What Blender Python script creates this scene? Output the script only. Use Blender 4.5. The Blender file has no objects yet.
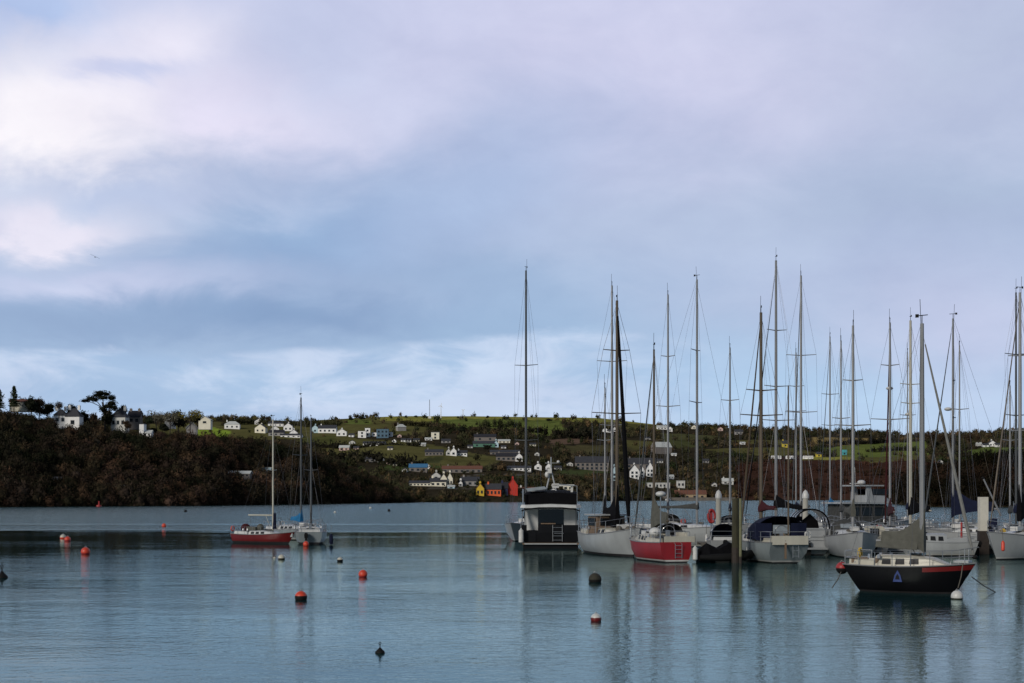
import bpy, math, random
import numpy as np
from mathutils import Vector, Matrix
R = math.radians
S = bpy.context.scene
COL = S.collection
random.seed(7)
rng = np.random.default_rng(11)

# ------------------------------------------------------------------ camera
F, HY, CH = 1422.0, 494.0, 4.0          # focal length in px, horizon row, camera height above the water
cam = bpy.data.cameras.new('camera'); cam_o = bpy.data.objects.new('camera', cam); COL.objects.link(cam_o)
cam_o.location = (0, 0, CH); cam_o.rotation_euler = (R(90), 0, 0)
cam.sensor_width = 36; cam.lens = F/1024*36; cam.shift_y = (HY-341.5)/1024
cam.clip_start = 0.5; cam.clip_end = 9000
S.camera = cam_o
def X(px, Y): return (px-512)*Y/F
def Z(py, Y): return CH-(py-HY)*Y/F
def P(px, py, Y): return Vector((X(px, Y), Y, Z(py, Y)))
def D(py): return CH*F/(py-HY)
def lin(r, g, b):
    f = lambda c: (c/255/12.92) if c/255 <= .04045 else ((c/255+.055)/1.055)**2.4
    return (f(r), f(g), f(b), 1)

# ------------------------------------------------------------------ light
S.view_settings.view_transform = 'Standard'; S.view_settings.look = 'None'
S.view_settings.exposure = 0.0; S.view_settings.gamma = 1
SUN_EL, SUN_AZ = 24, 218                 # azimuth clockwise from +Y: behind the camera, to the left
sun = bpy.data.lights.new('sun', 'SUN'); sun.energy = 2.3; sun.angle = R(14); sun.color = (1, .93, .84)
sun_o = bpy.data.objects.new('sun', sun); COL.objects.link(sun_o)
sd = Vector((math.sin(R(SUN_AZ))*math.cos(R(SUN_EL)), math.cos(R(SUN_AZ))*math.cos(R(SUN_EL)), math.sin(R(SUN_EL))))
sun_o.rotation_euler = sd.to_track_quat('Z', 'Y').to_euler(); sun_o.location = (0, -20, 60)

class G:
    """small helper for node trees"""
    def __init__(s, nt): s.nt = nt
    def n(s, t, **k):
        x = s.nt.nodes.new(t)
        for a, b in k.items(): setattr(x, a, b)
        return x
    def put(s, sock, v):
        if isinstance(v, bpy.types.NodeSocket): s.nt.links.new(v, sock)
        else: sock.default_value = v
    def m(s, op, a, b=0.0, c=0.0, clamp=False):
        x = s.n('ShaderNodeMath', operation=op, use_clamp=clamp)
        s.put(x.inputs[0], a); s.put(x.inputs[1], b); s.put(x.inputs[2], c)
        return x.outputs[0]
    def mix(s, f, a, b, mode='MIX'):
        x = s.n('ShaderNodeMix', data_type='RGBA', blend_type=mode)
        s.put(x.inputs[0], f); s.put(x.inputs[6], a); s.put(x.inputs[7], b)
        return x.outputs[2]
    def noise(s, vec, scale, detail=4, rough=.5, dist=0.0, dims='3D'):
        x = s.n('ShaderNodeTexNoise', noise_dimensions=dims)
        if vec is not None: s.put(x.inputs['Vector'], vec)
        x.inputs['Scale'].default_value = scale; x.inputs['Detail'].default_value = detail
        x.inputs['Roughness'].default_value = rough; x.inputs['Distortion'].default_value = dist
        return x.outputs[0]
    def ramp(s, f, stops, interp='LINEAR'):
        x = s.n('ShaderNodeValToRGB'); r = x.color_ramp; r.interpolation = interp
        while len(r.elements) < len(stops): r.elements.new(1)
        for e, (p, c) in zip(r.elements, stops): e.position = p; e.color = c
        s.put(x.inputs[0], f); return x.outputs[0]
    def combine(s, a, b, c):
        x = s.n('ShaderNodeCombineXYZ'); s.put(x.inputs[0], a); s.put(x.inputs[1], b); s.put(x.inputs[2], c); return x.outputs[0]
    def smooth(s, v, a, b):
        x = s.n('ShaderNodeMapRange', interpolation_type='SMOOTHSTEP'); s.put(x.inputs[0], v)
        x.inputs[1].default_value = a; x.inputs[2].default_value = b; return x.outputs[0]

def make_world():
    w = bpy.data.worlds.new('World'); S.world = w; w.use_nodes = True
    nt = w.node_tree; nt.nodes.clear(); g = G(nt)
    out = g.n('ShaderNodeOutputWorld'); bg = g.n('ShaderNodeBackground')
    STR = 0.1
    sky = g.n('ShaderNodeTexSky', sky_type='NISHITA'); sky.sun_disc = False
    sky.sun_elevation = R(SUN_EL); sky.sun_rotation = R(SUN_AZ); sky.dust_density = 2
    tc = g.n('ShaderNodeTexCoord'); sx = g.n('ShaderNodeSeparateXYZ'); nt.links.new(tc.outputs['Generated'], sx.inputs[0])
    x, y, z = sx.outputs
    a0 = g.m('ARCTAN2', x, y); e0 = g.m('ARCSINE', z)
    # cloud-deck coordinates: flat layer seen in perspective gives the streaks near the horizon
    zz = g.m('MAXIMUM', g.m('ADD', z, 0.12), 0.03)
    deck = g.combine(g.m('DIVIDE', x, zz), g.m('DIVIDE', y, zz), 0.0)
    n1 = g.noise(deck, 0.8, 5, .52, .3); n2 = g.noise(tc.outputs['Generated'], 5.0, 5, .55, .25)
    n3 = g.noise(g.combine(g.m('MULTIPLY', a0, 1.0), g.m('MULTIPLY', e0, 1.9), 3.7), 9.0, 7, .56, .35)
    a = g.m('ADD', a0, g.m('MULTIPLY', g.m('SUBTRACT', n2, .5), 0.16))
    e = g.m('ADD', e0, g.m('MULTIPLY', g.m('SUBTRACT', n3, .5), 0.075))
    c = g.ramp(g.m('MULTIPLY', e, 2.5), [(0.0, lin(178,204,232)), (.14, lin(180,203,233)), (.22, lin(174,198,228)), (.36, lin(166,188,220)),
                                         (.55, lin(180,192,222)), (.8, lin(190,198,229)), (1.0, lin(198,203,231))])
    def blob(c, px, py, sx_, sy_, col, w, ang=0):
        ca, ce = math.atan((px-512)/F), math.atan((HY-py)/F)
        sx_, sy_ = sx_/F, sy_/F; co, si = math.cos(R(ang)), math.sin(R(ang))
        da, de = g.m('SUBTRACT', a, ca), g.m('SUBTRACT', e, ce)
        u = g.m('DIVIDE', g.m('ADD', g.m('MULTIPLY', da, co), g.m('MULTIPLY', de, si)), sx_)
        v = g.m('DIVIDE', g.m('SUBTRACT', g.m('MULTIPLY', de, co), g.m('MULTIPLY', da, si)), sy_)
        q = g.m('ADD', g.m('MULTIPLY', u, u), g.m('MULTIPLY', v, v))
        f = g.m('MULTIPLY', g.m('EXPONENT', g.m('MULTIPLY', q, -1.0)), g.m('MULTIPLY', w, g.m('ADD', .45, g.m('MULTIPLY', n3, 1.1))), clamp=True)
        return g.mix(f, c, lin(*col))
    for b in SKY_BLOBS: c = blob(c, *b)
    # the cloud bank's underside: a ragged edge low over the left hills with brighter air below it
    edge = g.m('ADD', g.m('ADD', 0.096, g.m('MULTIPLY', g.m('ADD', a0, .36), .030)), g.m('MULTIPLY', g.m('SUBTRACT', n3, .5), .05))
    below = g.m('SUBTRACT', 1.0, g.smooth(g.m('SUBTRACT', e0, edge), -.006, .005))
    below = g.m('MULTIPLY', below, g.m('MULTIPLY', g.m('SUBTRACT', 1.0, g.smooth(a0, .0, .2)), .8))
    c = g.mix(below, c, g.mix(g.smooth(g.m('ADD', g.m('MULTIPLY', n2, .4), g.m('MULTIPLY', g.noise(g.combine(a0, g.m('MULTIPLY', e0, 2.6), 4.1), 14.0, 5, .6, .5), .6)), .40, .60), lin(162,188,222), lin(203,216,241)))
    # fine mottling of the cloud
    k = g.m('ADD', 1.06, g.m('MULTIPLY', g.m('SUBTRACT', n1, .5), 0.30))
    k2 = g.m('ADD', k, g.m('MULTIPLY', g.m('SUBTRACT', n3, .5), 0.30))
    c = g.mix(1.0, c, g.combine(k2, k2, g.m('ADD', g.m('MULTIPLY', k2, .7), .3)), 'MULTIPLY')
    n5 = g.noise(g.combine(a0, g.m('MULTIPLY', e0, 1.5), 8.2), 26.0, 6, .6, .3); k3 = g.m('ADD', 1.0, g.m('MULTIPLY', g.m('SUBTRACT', n5, .5), .13))
    c = g.mix(1.0, c, g.combine(k3, k3, g.m('ADD', g.m('MULTIPLY', k3, .7), .3)), 'MULTIPLY')
    cl = g.mix(1.0, c, (1/STR, 1/STR, 1/STR, 1), 'MULTIPLY')
    # unseen sky overhead and behind is dimmed on purpose, to darken land and hulls
    hi = g.smooth(z, .335, .62); bk = g.m('SUBTRACT', 1.0, g.smooth(y, -.25, .55))
    dk = g.m('MULTIPLY', g.m('SUBTRACT', 1.0, g.m('MULTIPLY', hi, .62)), g.m('SUBTRACT', 1.0, g.m('MULTIPLY', bk, .60)))
    cl = g.mix(1.0, cl, g.combine(g.m('POWER', dk, 1.12), dk, g.m('POWER', dk, .97)), 'MULTIPLY')
    fin = g.mix(0.97, sky.outputs[0], cl)
    nt.links.new(fin, bg.inputs[0]); bg.inputs[1].default_value = STR
    nt.links.new(bg.outputs[0], out.inputs[0])
SKY_BLOBS = [
    (640, 70, 320, 130, (205,205,233), .85), (1010, 70, 180, 90, (180,191,217), .75),
    (930, 215, 190, 50, (166,182,211), .85), (700, 235, 200, 60, (176,190,219), .6), (860, 300, 240, 50, (186,196,225), .7), (980, 345, 120, 60, (196,198,228), .6), (680,390,220,35,(172,204,236),.75),
    (500, 320, 190, 50, (155,184,217), .7), (300, 240, 230, 60, (140,168,207), 1.0, 12), (150, 300, 220, 40, (158,178,214), .7), (470,190,150,60,(168,186,221),.7,25),
    (250, 320, 280, 38, (132,159,198), 1.05, 3), (40, 330, 130, 34, (148,171,206), .7), (90, 285, 150, 16, (196,203,232), .8), (400, 300, 120, 20, (170,190,222), .6),
    (60, 130, 130, 62, (246,242,250), 1.15), (150, 60, 80, 40, (232,229,246), 1.0), (240, 120, 110, 40, (226,221,243), 1.0), (50, 235, 90, 22, (225,222,240), 1.0),
    (15, 20, 60, 38, (176,194,232), 1.3), (120, 88, 50, 9, (200,206,236), 1.0), (150, 200, 110, 16, (184,196,226), 1.0), (300,60,90,50,(190,198,228),.7)]
make_world()

# ------------------------------------------------------------------ materials
MATS = {}
def mat(name, col, rough=.5, metal=0.0, var=.12, scale=3.0, bump=0.0, spec=.5, coat=0.0, streak=False):
    if name in MATS: return MATS[name]
    m = bpy.data.materials.new(name); m.use_nodes = True; MATS[name] = m
    g = G(m.node_tree); b = m.node_tree.nodes['Principled BSDF']
    tc = g.n('ShaderNodeTexCoord')
    vec = tc.outputs['Object']
    if streak:
        mp = g.n('ShaderNodeMapping'); mp.inputs['Scale'].default_value = (1, 1, .18); m.node_tree.links.new(vec, mp.inputs[0]); vec = mp.outputs[0]
    nz = g.noise(vec, scale, 5, .6)
    f = g.m('MULTIPLY', g.m('SUBTRACT', nz, .5), 2.0)
    k = g.m('ADD', 1.0, g.m('MULTIPLY', f, var*2))
    c = (col[0], col[1], col[2], 1)
    m.node_tree.links.new(g.mix(1.0, c, g.combine(k, k, k), 'MULTIPLY'), b.inputs['Base Color'])
    b.inputs['Roughness'].default_value = rough; b.inputs['Metallic'].default_value = metal
    b.inputs['Specular IOR Level'].default_value = spec; b.inputs['Coat Weight'].default_value = coat
    if bump:
        bp = g.n('ShaderNodeBump'); bp.inputs['Strength'].default_value = bump; bp.inputs['Distance'].default_value = .03
        m.node_tree.links.new(nz, bp.inputs['Height']); m.node_tree.links.new(bp.outputs[0], b.inputs['Normal'])
    return m
def mat_attr(name, rough=.9, nscale=.08, var=.35, spec=0.0, fine=None):
    """albedo from the painted field attribute 'Col' of the mesh, broken up by noise"""
    m = bpy.data.materials.new(name); m.use_nodes = True; MATS[name] = m
    g = G(m.node_tree); b = m.node_tree.nodes['Principled BSDF']
    at = g.n('ShaderNodeAttribute'); at.attribute_name = 'Col'
    tc = g.n('ShaderNodeTexCoord')
    f = g.m('SUBTRACT', g.noise(tc.outputs['Object'], nscale, 6, .65), .5)
    f2 = g.m('SUBTRACT', g.noise(tc.outputs['Object'], nscale*9, 4, .7), .5)
    k = g.m('ADD', g.m('ADD', 1.0, g.m('MULTIPLY', f, var*2.5)), g.m('MULTIPLY', f2, var*1.6))
    m.node_tree.links.new(g.mix(1.0, at.outputs['Color'], g.combine(k, k, k), 'MULTIPLY'), b.inputs['Base Color'])
    b.inputs['Roughness'].default_value = rough; b.inputs['Specular IOR Level'].default_value = spec
    return m

# ------------------------------------------------------------------ objects
def tag(o, label=None, cat=None, group=None, kind=None):
    if label: o['label'] = label
    if cat: o['category'] = cat
    if group: o['group'] = group
    if kind: o['kind'] = kind
    return o
def thing(name, label, cat, loc=(0, 0, 0), rz=0.0, group=None):
    o = bpy.data.objects.new(name, None); COL.objects.link(o); o.location = loc; o.rotation_euler = (0, 0, rz)
    o.empty_display_size = .5
    return tag(o, label, cat, group)
class MB:
    def __init__(s): s.v = []; s.f = []; s.mi = []
    def add(s, vs, fs, mi=0):
        n = len(s.v); s.v += [tuple(v) for v in vs]; s.f += [tuple(i+n for i in f) for f in fs]; s.mi += [mi]*len(fs); return s
    def box(s, c, d, mi=0, rz=0.0, taper=0.0, tilt=None):
        x, y, z = (q/2 for q in d); t = 1-taper
        vs = [Vector(p) for p in ((-x,-y,-z),(x,-y,-z),(x,y,-z),(-x,y,-z),(-x*t,-y*t,z),(x*t,-y*t,z),(x*t,y*t,z),(-x*t,y*t,z))]
        M = Matrix.Rotation(rz, 3, 'Z')
        if tilt: M = M @ Matrix.Rotation(tilt, 3, 'Y')
        return s.add([M@v+Vector(c) for v in vs], [(3,2,1,0),(4,5,6,7),(0,1,5,4),(1,2,6,5),(2,3,7,6),(3,0,4,7)], mi)
    def loft(s, rings, mi=0, cap=True, closed=True):
        n = len(rings[0]); vs = [p for r in rings for p in r]; fs = []
        for i in range(len(rings)-1):
            for j in range(n if closed else n-1):
                k = (j+1) % n; fs.append((i*n+j, i*n+k, (i+1)*n+k, (i+1)*n+j))
        if cap: fs.append(tuple(range(n-1, -1, -1))); fs.append(tuple((len(rings)-1)*n+j for j in range(n)))
        return s.add(vs, fs, mi)
    def path(s, pts, r, mi=0, n=6, cap=True):
        pts = [Vector(p) for p in pts]; rings = []
        rs = r if isinstance(r, (list, tuple)) else [r]*len(pts)
        for i, p in enumerate(pts):
            d = (pts[min(i+1, len(pts)-1)]-pts[max(i-1, 0)]).normalized()
            up = Vector((0, 0, 1)) if abs(d.z) < .9 else Vector((1, 0, 0))
            a = d.cross(up).normalized(); b = d.cross(a)
            rings.append([p+(a*math.cos(2*math.pi*k/n)+b*math.sin(2*math.pi*k/n))*rs[i] for k in range(n)])
        return s.loft(rings, mi, cap)
    def ball(s, c, r, mi=0, nu=12, nv=8, sc=(1, 1, 1), zlo=-1.0):
        rings = []
        for j in range(nv+1):
            t = -math.pi/2+math.pi*j/nv; z = max(math.sin(t), zlo); q = math.cos(t)*.999+.001
            rings.append([(c[0]+r*sc[0]*q*math.cos(2*math.pi*i/nu), c[1]+r*sc[1]*q*math.sin(2*math.pi*i/nu), c[2]+r*sc[2]*z) for i in range(nu)])
        return s.loft(rings, mi)
    def build(s, name, mats, parent=None, smooth=False):
        me = bpy.data.meshes.new(name); me.from_pydata(s.v, [], s.f)
        for m in (mats if isinstance(mats, (list, tuple)) else [mats]): me.materials.append(m)
        me.polygons.foreach_set('material_index', s.mi)
        if smooth:
            me.polygons.foreach_set('use_smooth', [True]*len(s.f))
            try: me.set_sharp_from_angle(angle=R(40))
            except Exception: pass
        me.update()
        o = bpy.data.objects.new(name, me); COL.objects.link(o)
        if parent: o.parent = parent
        return o
def np_mesh(name, V, Fc, col=None, mats=None, smooth=False):
    me = bpy.data.meshes.new(name); k = Fc.shape[1]
    me.vertices.add(len(V)); me.vertices.foreach_set('co', V.astype(np.float32).ravel())
    me.loops.add(Fc.size); me.loops.foreach_set('vertex_index', Fc.astype(np.int32).ravel())
    me.polygons.add(len(Fc)); me.polygons.foreach_set('loop_start', np.arange(0, Fc.size, k, dtype=np.int32))
    me.polygons.foreach_set('loop_total', np.full(len(Fc), k, dtype=np.int32))
    if smooth: me.polygons.foreach_set('use_smooth', np.ones(len(Fc), dtype=bool))
    me.update(calc_edges=True)
    if col is not None:
        ca = me.color_attributes.new('Col', 'FLOAT_COLOR', 'POINT')
        ca.data.foreach_set('color', np.concatenate([col, np.ones((len(col), 1))], 1).astype(np.float32).ravel())
    if mats: me.materials.append(mats)
    o = bpy.data.objects.new(name, me); COL.objects.link(o); return o

# ------------------------------------------------------------------ water
def make_water():
    m = bpy.data.materials.new('water'); m.use_nodes = True; g = G(m.node_tree); b = m.node_tree.nodes['Principled BSDF']
    tc = g.n('ShaderNodeTexCoord'); v = tc.outputs['Object']
    sp = g.n('ShaderNodeSeparateXYZ'); m.node_tree.links.new(v, sp.inputs[0]); x, y, z = sp.outputs
    b.inputs['Base Color'].default_value = (.010, .058, .060, 1); b.inputs['Roughness'].default_value = .06
    b.inputs['Specular Tint'].default_value = (.76, 1.0, .97, 1); b.inputs['IOR'].default_value = 1.333; b.inputs['Specular IOR Level'].default_value = .5
    # wind lanes: ruffled far water, calm streaks, a slicker basin around the boats
    wob = g.m('MULTIPLY', g.m('SUBTRACT', g.noise(g.combine(g.m('MULTIPLY', x, .012), g.m('MULTIPLY', y, .05), 0.0), 1.0, 4, .6), .5), 24.0)
    yy = g.m('ADD', y, wob)
    far = g.smooth(g.m('ADD', yy, g.m('MULTIPLY', wob, .5)), 148, 164)
    lane = g.m('MULTIPLY', g.smooth(yy, 178, 183), g.m('SUBTRACT', 1.0, g.smooth(yy, 187, 196)))
    patch = g.smooth(g.noise(g.combine(g.m('MULTIPLY', x, .035), g.m('MULTIPLY', y, .07), 0.0), 1.0, 4, .6), .35, .65)
    near = g.m('ADD', WAVE_NEAR, g.m('MULTIPLY', patch, WAVE_PATCH))
    calmband = g.m('MULTIPLY', g.smooth(g.m('ADD', y, g.m('MULTIPLY', wob, 1.2)), 78, 118), -WAVE_BAND)
    s = g.m('ADD', g.m('ADD', near, calmband), g.m('MULTIPLY', far, WAVE_FAR))
    s = g.m('MAXIMUM', g.m('SUBTRACT', s, g.m('MULTIPLY', lane, WAVE_FAR*.85)), .012)
    h1 = g.noise(g.combine(g.m('MULTIPLY', x, .85), y, 0.0), 2.6, 4, .6, .5)
    h2 = g.noise(g.combine(g.m('MULTIPLY', x, .6), y, 5.0), 0.55, 3, .55, .4)
    h3 = g.noise(g.combine(g.m('MULTIPLY', x, .8), y, 9.0), 8.0, 2, .5)
    h = g.m('ADD', g.m('ADD', g.m('MULTIPLY', h1, .42), g.m('MULTIPLY', h2, .6)), g.m('MULTIPLY', h3, .14))
    h = g.m('MULTIPLY', h, s)
    bp = g.n('ShaderNodeBump'); bp.inputs['Strength'].default_value = 1; bp.inputs['Distance'].default_value = 1
    m.node_tree.links.new(h, bp.inputs['Height']); m.node_tree.links.new(bp.outputs[0], b.inputs['Normal'])
    rg = g.m('ADD', .02, g.m('MULTIPLY', far, .08)); m.node_tree.links.new(rg, b.inputs['Roughness'])
    gl = g.n('ShaderNodeBsdfGlossy'); gl.inputs['Color'].default_value = (.83, .985, .965, 1); df = g.n('ShaderNodeBsdfDiffuse'); df.inputs['Color'].default_value = (.007, .034, .037, 1)
    fr = g.n('ShaderNodeFresnel'); fr.inputs['IOR'].default_value = 1.333; mx = g.n('ShaderNodeMixShader'); lk = m.node_tree.links.new
    lk(bp.outputs[0], gl.inputs['Normal']); lk(bp.outputs[0], fr.inputs['Normal']); lk(rg, gl.inputs['Roughness']); lk(fr.outputs[0], mx.inputs[0]); lk(df.outputs[0], mx.inputs[1]); lk(gl.outputs[0], mx.inputs[2])
    ou = [n for n in m.node_tree.nodes if n.type == 'OUTPUT_MATERIAL'][0]; lk(mx.outputs[0], ou.inputs['Surface']); m.node_tree.nodes.remove(b)
    me = MB(); me.add([(-2500, -60, 0), (2500, -60, 0), (2500, 1300, 0), (-2500, 1300, 0)], [(0, 1, 2, 3)])
    tag(me.build('water', m), kind='structure')
WAVE_NEAR, WAVE_PATCH, WAVE_BAND, WAVE_FAR = .019, .024, .021, .30
make_water()
# ------------------------------------------------------------------ land
def ip(x, pts):
    return np.interp(x, [p[0] for p in pts], [p[1] for p in pts])
def wob(x, y, s=1.0):
    return (np.sin(x*.021*s+1.3)*np.cos(y*.017*s+.4)+.6*np.sin(x*.053*s+y*.031*s)+.4*np.sin(x*.11*s-y*.09*s+2))
# far hillside across the harbour
SHB = [(-600, 640), (415, 690), (520, 711), (650, 850), (800, 900), (1024, 900), (1700, 900)]
RIB = [(-600, 425), (0, 424), (150, 421), (210, 421), (300, 423), (400, 418), (500, 418.5), (600, 420), (660, 427), (730, 430), (800, 432),
       (850, 434), (900, 437), (950, 436), (1024, 433), (1700, 436)]
def fB(px, t):
    Ys = ip(px, SHB); Yr = 1560+0*px; Y = Ys+(Yr-Ys)*t
    zr = CH+(HY-ip(px, RIB))/F*Yr
    tt = np.clip(t, 0, 1)
    h = 1-(1-tt)**1.12
    z = zr*h + np.where(t > 1, -(t-1)*60, 0) + np.where(t < 0, t*60, 0) + wob((px-512)*Y/F, Y)*1.6*np.clip(t*5, 0, 1)*np.clip((1.02-t)*5, 0, 1)
    z += 2.2*np.clip(t*60, 0, 1)
    return Y, z
# left wooded headland, right wooded point
SHA = [(-700, 400), (0, 437), (200, 482), (300, 540), (400, 640), (420, 668)]
RIA = [(-700, 397), (0, 419), (60, 431), (100, 436), (150, 441), (200, 443), (250, 446), (300, 455), (350, 471), (385, 484), (405, 492), (420, 500)]
def fA(px, t):
    Ys = ip(px, SHA); Yr = Ys+90; Y = Ys+(Yr-Ys)*t
    zr = np.maximum(CH+(HY-ip(px, RIA))/F*Yr, .5)
    tt = np.clip(t, 0, 1); h = np.sin(tt*math.pi/2)**.85
    z = zr*h + np.where(t > 1, -(t-1)*9, 0) + np.where(t < 0, t*30, 0) + wob((px-512)*Y/F, Y, 2)*.8*np.clip(t*5, 0, 1)*np.clip(zr/20, 0, 1)*np.clip((1.3-t)*3, 0, 1)
    return Y, z
SHC = [(868, 700), (895, 560), (925, 440), (1024, 425), (1200, 410), (1700, 380)]
RIC = [(868, 500), (890, 494), (925, 484), (960, 478), (1000, 471), (1060, 460), (1200, 445), (1700, 430)]
def fC(px, t):
    Ys = ip(px, SHC); Yr = Ys+80; Y = Ys+(Yr-Ys)*t
    zr = np.maximum(CH+(HY-ip(px, RIC))/F*Yr, .5)
    tt = np.clip(t, 0, 1); h = np.sin(tt*math.pi/2)
    z = zr*h + np.where(t > 1, -(t-1)*6, 0) + np.where(t < 0, t*30, 0)
    return Y, z
def PY(Y, z): return HY-F*(z-CH)/Y
SCRUB = (.036, .030, .019)
GREEN, OLIVE, LIME, TAN, YEL, BRACK, EARTH = (.125,.152,.040), (.105,.098,.036), (.22,.30,.04), (.24,.175,.07), (.24,.23,.055), (.055,.028,.020), (.13,.085,.060)
FIELDS = [
 (OLIVE, [(150,424),(430,416),(430,434),(330,438),(225,441),(150,440)]),
 (LIME, [(190,424),(230,431),(226,440),(196,438)]),
 (GREEN, [(345,419),(372,420),(372,424),(345,424)]),
 (OLIVE, [(296,440),(340,437),(425,443),(470,453),(505,458),(490,466),(430,468),(350,458),(310,450)]),
 ((.06,.08,.028), [(385,462),(440,466),(445,472),(385,470)]),
 ((.085,.09,.03), [(300,438),(336,436),(336,444),(306,446)]),
 (YEL, [(380,414),(660,417),(660,425),(560,421.5),(380,421)]),
 (GREEN, [(428,421),(470,418.8),(560,420),(563,426),(545,432),(520,431),(480,430),(452,428)]),
 (GREEN, [(522,430),(562,425),(568,432),(540,437)]),
 (OLIVE, [(600,421),(660,426),(660,431),(610,428)]),
 (EARTH, [(545,440),(592,437),(592,443),(552,445)]),
 (OLIVE, [(624,440),(655,442),(654,450),(626,450)]),
 ((.06,.075,.03), [(560,470),(612,468),(612,473),(560,476)]),
 ((.07,.075,.03), [(655,450),(700,447),(700,442),(660,438)]),
 (OLIVE, [(698,449),(790,447),(824,454),(780,456),(740,455)]),
 (BRACK, [(732,466),(780,457),(905,459),(965,468),(990,482),(920,499),(728,500),(738,480)]),
 ((.11,.048,.03), [(915,466),(960,466),(982,478),(930,478)]),
 (TAN, [(812,437),(905,439),(880,442.5),(845,446),(814,444)]),
 (GREEN, [(818,449),(850,445),(928,441),(928,455),(882,458),(860,461),(836,456)]),
 ((.10,.13,.035), [(950,454),(985,447),(1060,448),(1060,456),(1000,459),(958,459)]),
 (OLIVE, [(850,458),(930,455),(930,459),(870,463)]), ((.085,.075,.035), [(560,446),(620,444),(640,452),(600,456),(560,452)]), (OLIVE, [(730,440),(780,440),(800,445),(740,444)]), ((.08,.08,.035), [(660,433),(720,436),(720,440),(665,440)]),
 ((.055,.060,.026), [(515,474),(600,474.5),(600,479),(515,478)]), ((.11,.10,.085), [(455,475.2),(565,474),(565,475),(455,476.4)]), ((.09,.08,.065), [(400,487.2),(500,487.5),(500,488.6),(400,488.4)]),
 ((.06,.065,.028), [(455,478),(475,477),(475,480),(455,481)]), ((.05,.055,.025), [(640,481),(720,480),(720,483),(640,484)]), ((.10,.085,.065), [(620,479.5),(720,476),(720,477),(620,480.6)]),
 ((.055,.06,.026), [(430,457),(445,457),(440,463),(420,464)]), (YEL, [(800,457),(850,457),(850,460),(800,460)]),
]
def inpoly(px, py, poly):
    r = np.zeros(px.shape, bool); n = len(poly); j = n-1
    for i in range(n):
        xi, yi = poly[i]; xj, yj = poly[j]
        c = ((yi > py) != (yj > py)) & (px < (xj-xi)*(py-yi)/((yj-yi)+1e-9)+xi); r ^= c; j = i
    return r
def fcol(px, py, base=SCRUB):
    c = np.tile(np.array(base), px.shape+(1,)); isf = np.zeros(px.shape, bool)
    jx = px+wob(px*3, py*9, 2)*1.0
    for col, poly in FIELDS:
        k = inpoly(jx, py+wob(px*5, py*3, 1.0)*.25, poly); c[k] = col
        if col not in (BRACK,): isf |= k
        else: isf &= ~k
    return c, isf
def fcol1(px, q):
    jx = px+float(wob(px*3, q*9, 2)); jy = q+float(wob(px*5, q*3, 1.0))*.25; c, isf = SCRUB, False
    for col, poly in FIELDS:
        r = False; j = len(poly)-1
        for i in range(len(poly)):
            xi, yi = poly[i]; xj, yj = poly[j]
            if (yi > jy) != (yj > jy) and jx < (xj-xi)*(jy-yi)/((yj-yi)+1e-9)+xi: r = not r
            j = i
        if r: c = col; isf = col is not BRACK
    return c, isf
def sheet(name, fn, px0, px1, step, ts, m, base=SCRUB, fields=False):
    pxs = np.arange(px0, px1+step, step, dtype=float); A, T = np.meshgrid(pxs, ts)
    Y, z = fn(A, T); V = np.stack([(A-512)*Y/F, Y, z], -1).reshape(-1, 3)
    nx, ny = len(pxs), len(ts); i = np.arange(ny-1)[:, None]*nx+np.arange(nx-1)[None, :]
    Fc = np.stack([i, i+1, i+nx+1, i+nx], -1).reshape(-1, 4)
    col = fcol(A, PY(Y, z), base)[0] if fields else np.tile(np.array(base), A.shape+(1,))
    o = np_mesh(name, V, Fc, col.reshape(-1, 3), m, True); return tag(o, kind='structure')
land_m = mat_attr('land', nscale=.06, var=.6)
tsB = np.concatenate([np.array([-.06, 0, .004, .01]), np.linspace(.02, 1, 120), np.array([1.04, 1.1, 1.25, 1.5])])
sheet('hillside', fB, -560, 1560, 3, tsB, land_m, fields=True)
tsA = np.concatenate([np.array([-.2, 0, .02]), np.linspace(.05, 1, 22), np.array([1.2, 1.6, 2.2])])
sheet('headland_hill', fA, -640, 420, 5, tsA, land_m)
sheet('point_hill', fC, 868, 1600, 5, tsA, land_m)
# inverse: the point of the hillside that projects to (px, py)
_T = np.linspace(0, 1, 800)
def onB(px, py, fn=fB):
    Y, z = fn(np.full(800, float(px)), _T); q = PY(Y, z)
    k = np.where(q <= py)[0]; k = k[0] if len(k) else 799
    return Vector((X(px, Y[k]), Y[k], z[k]))

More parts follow.
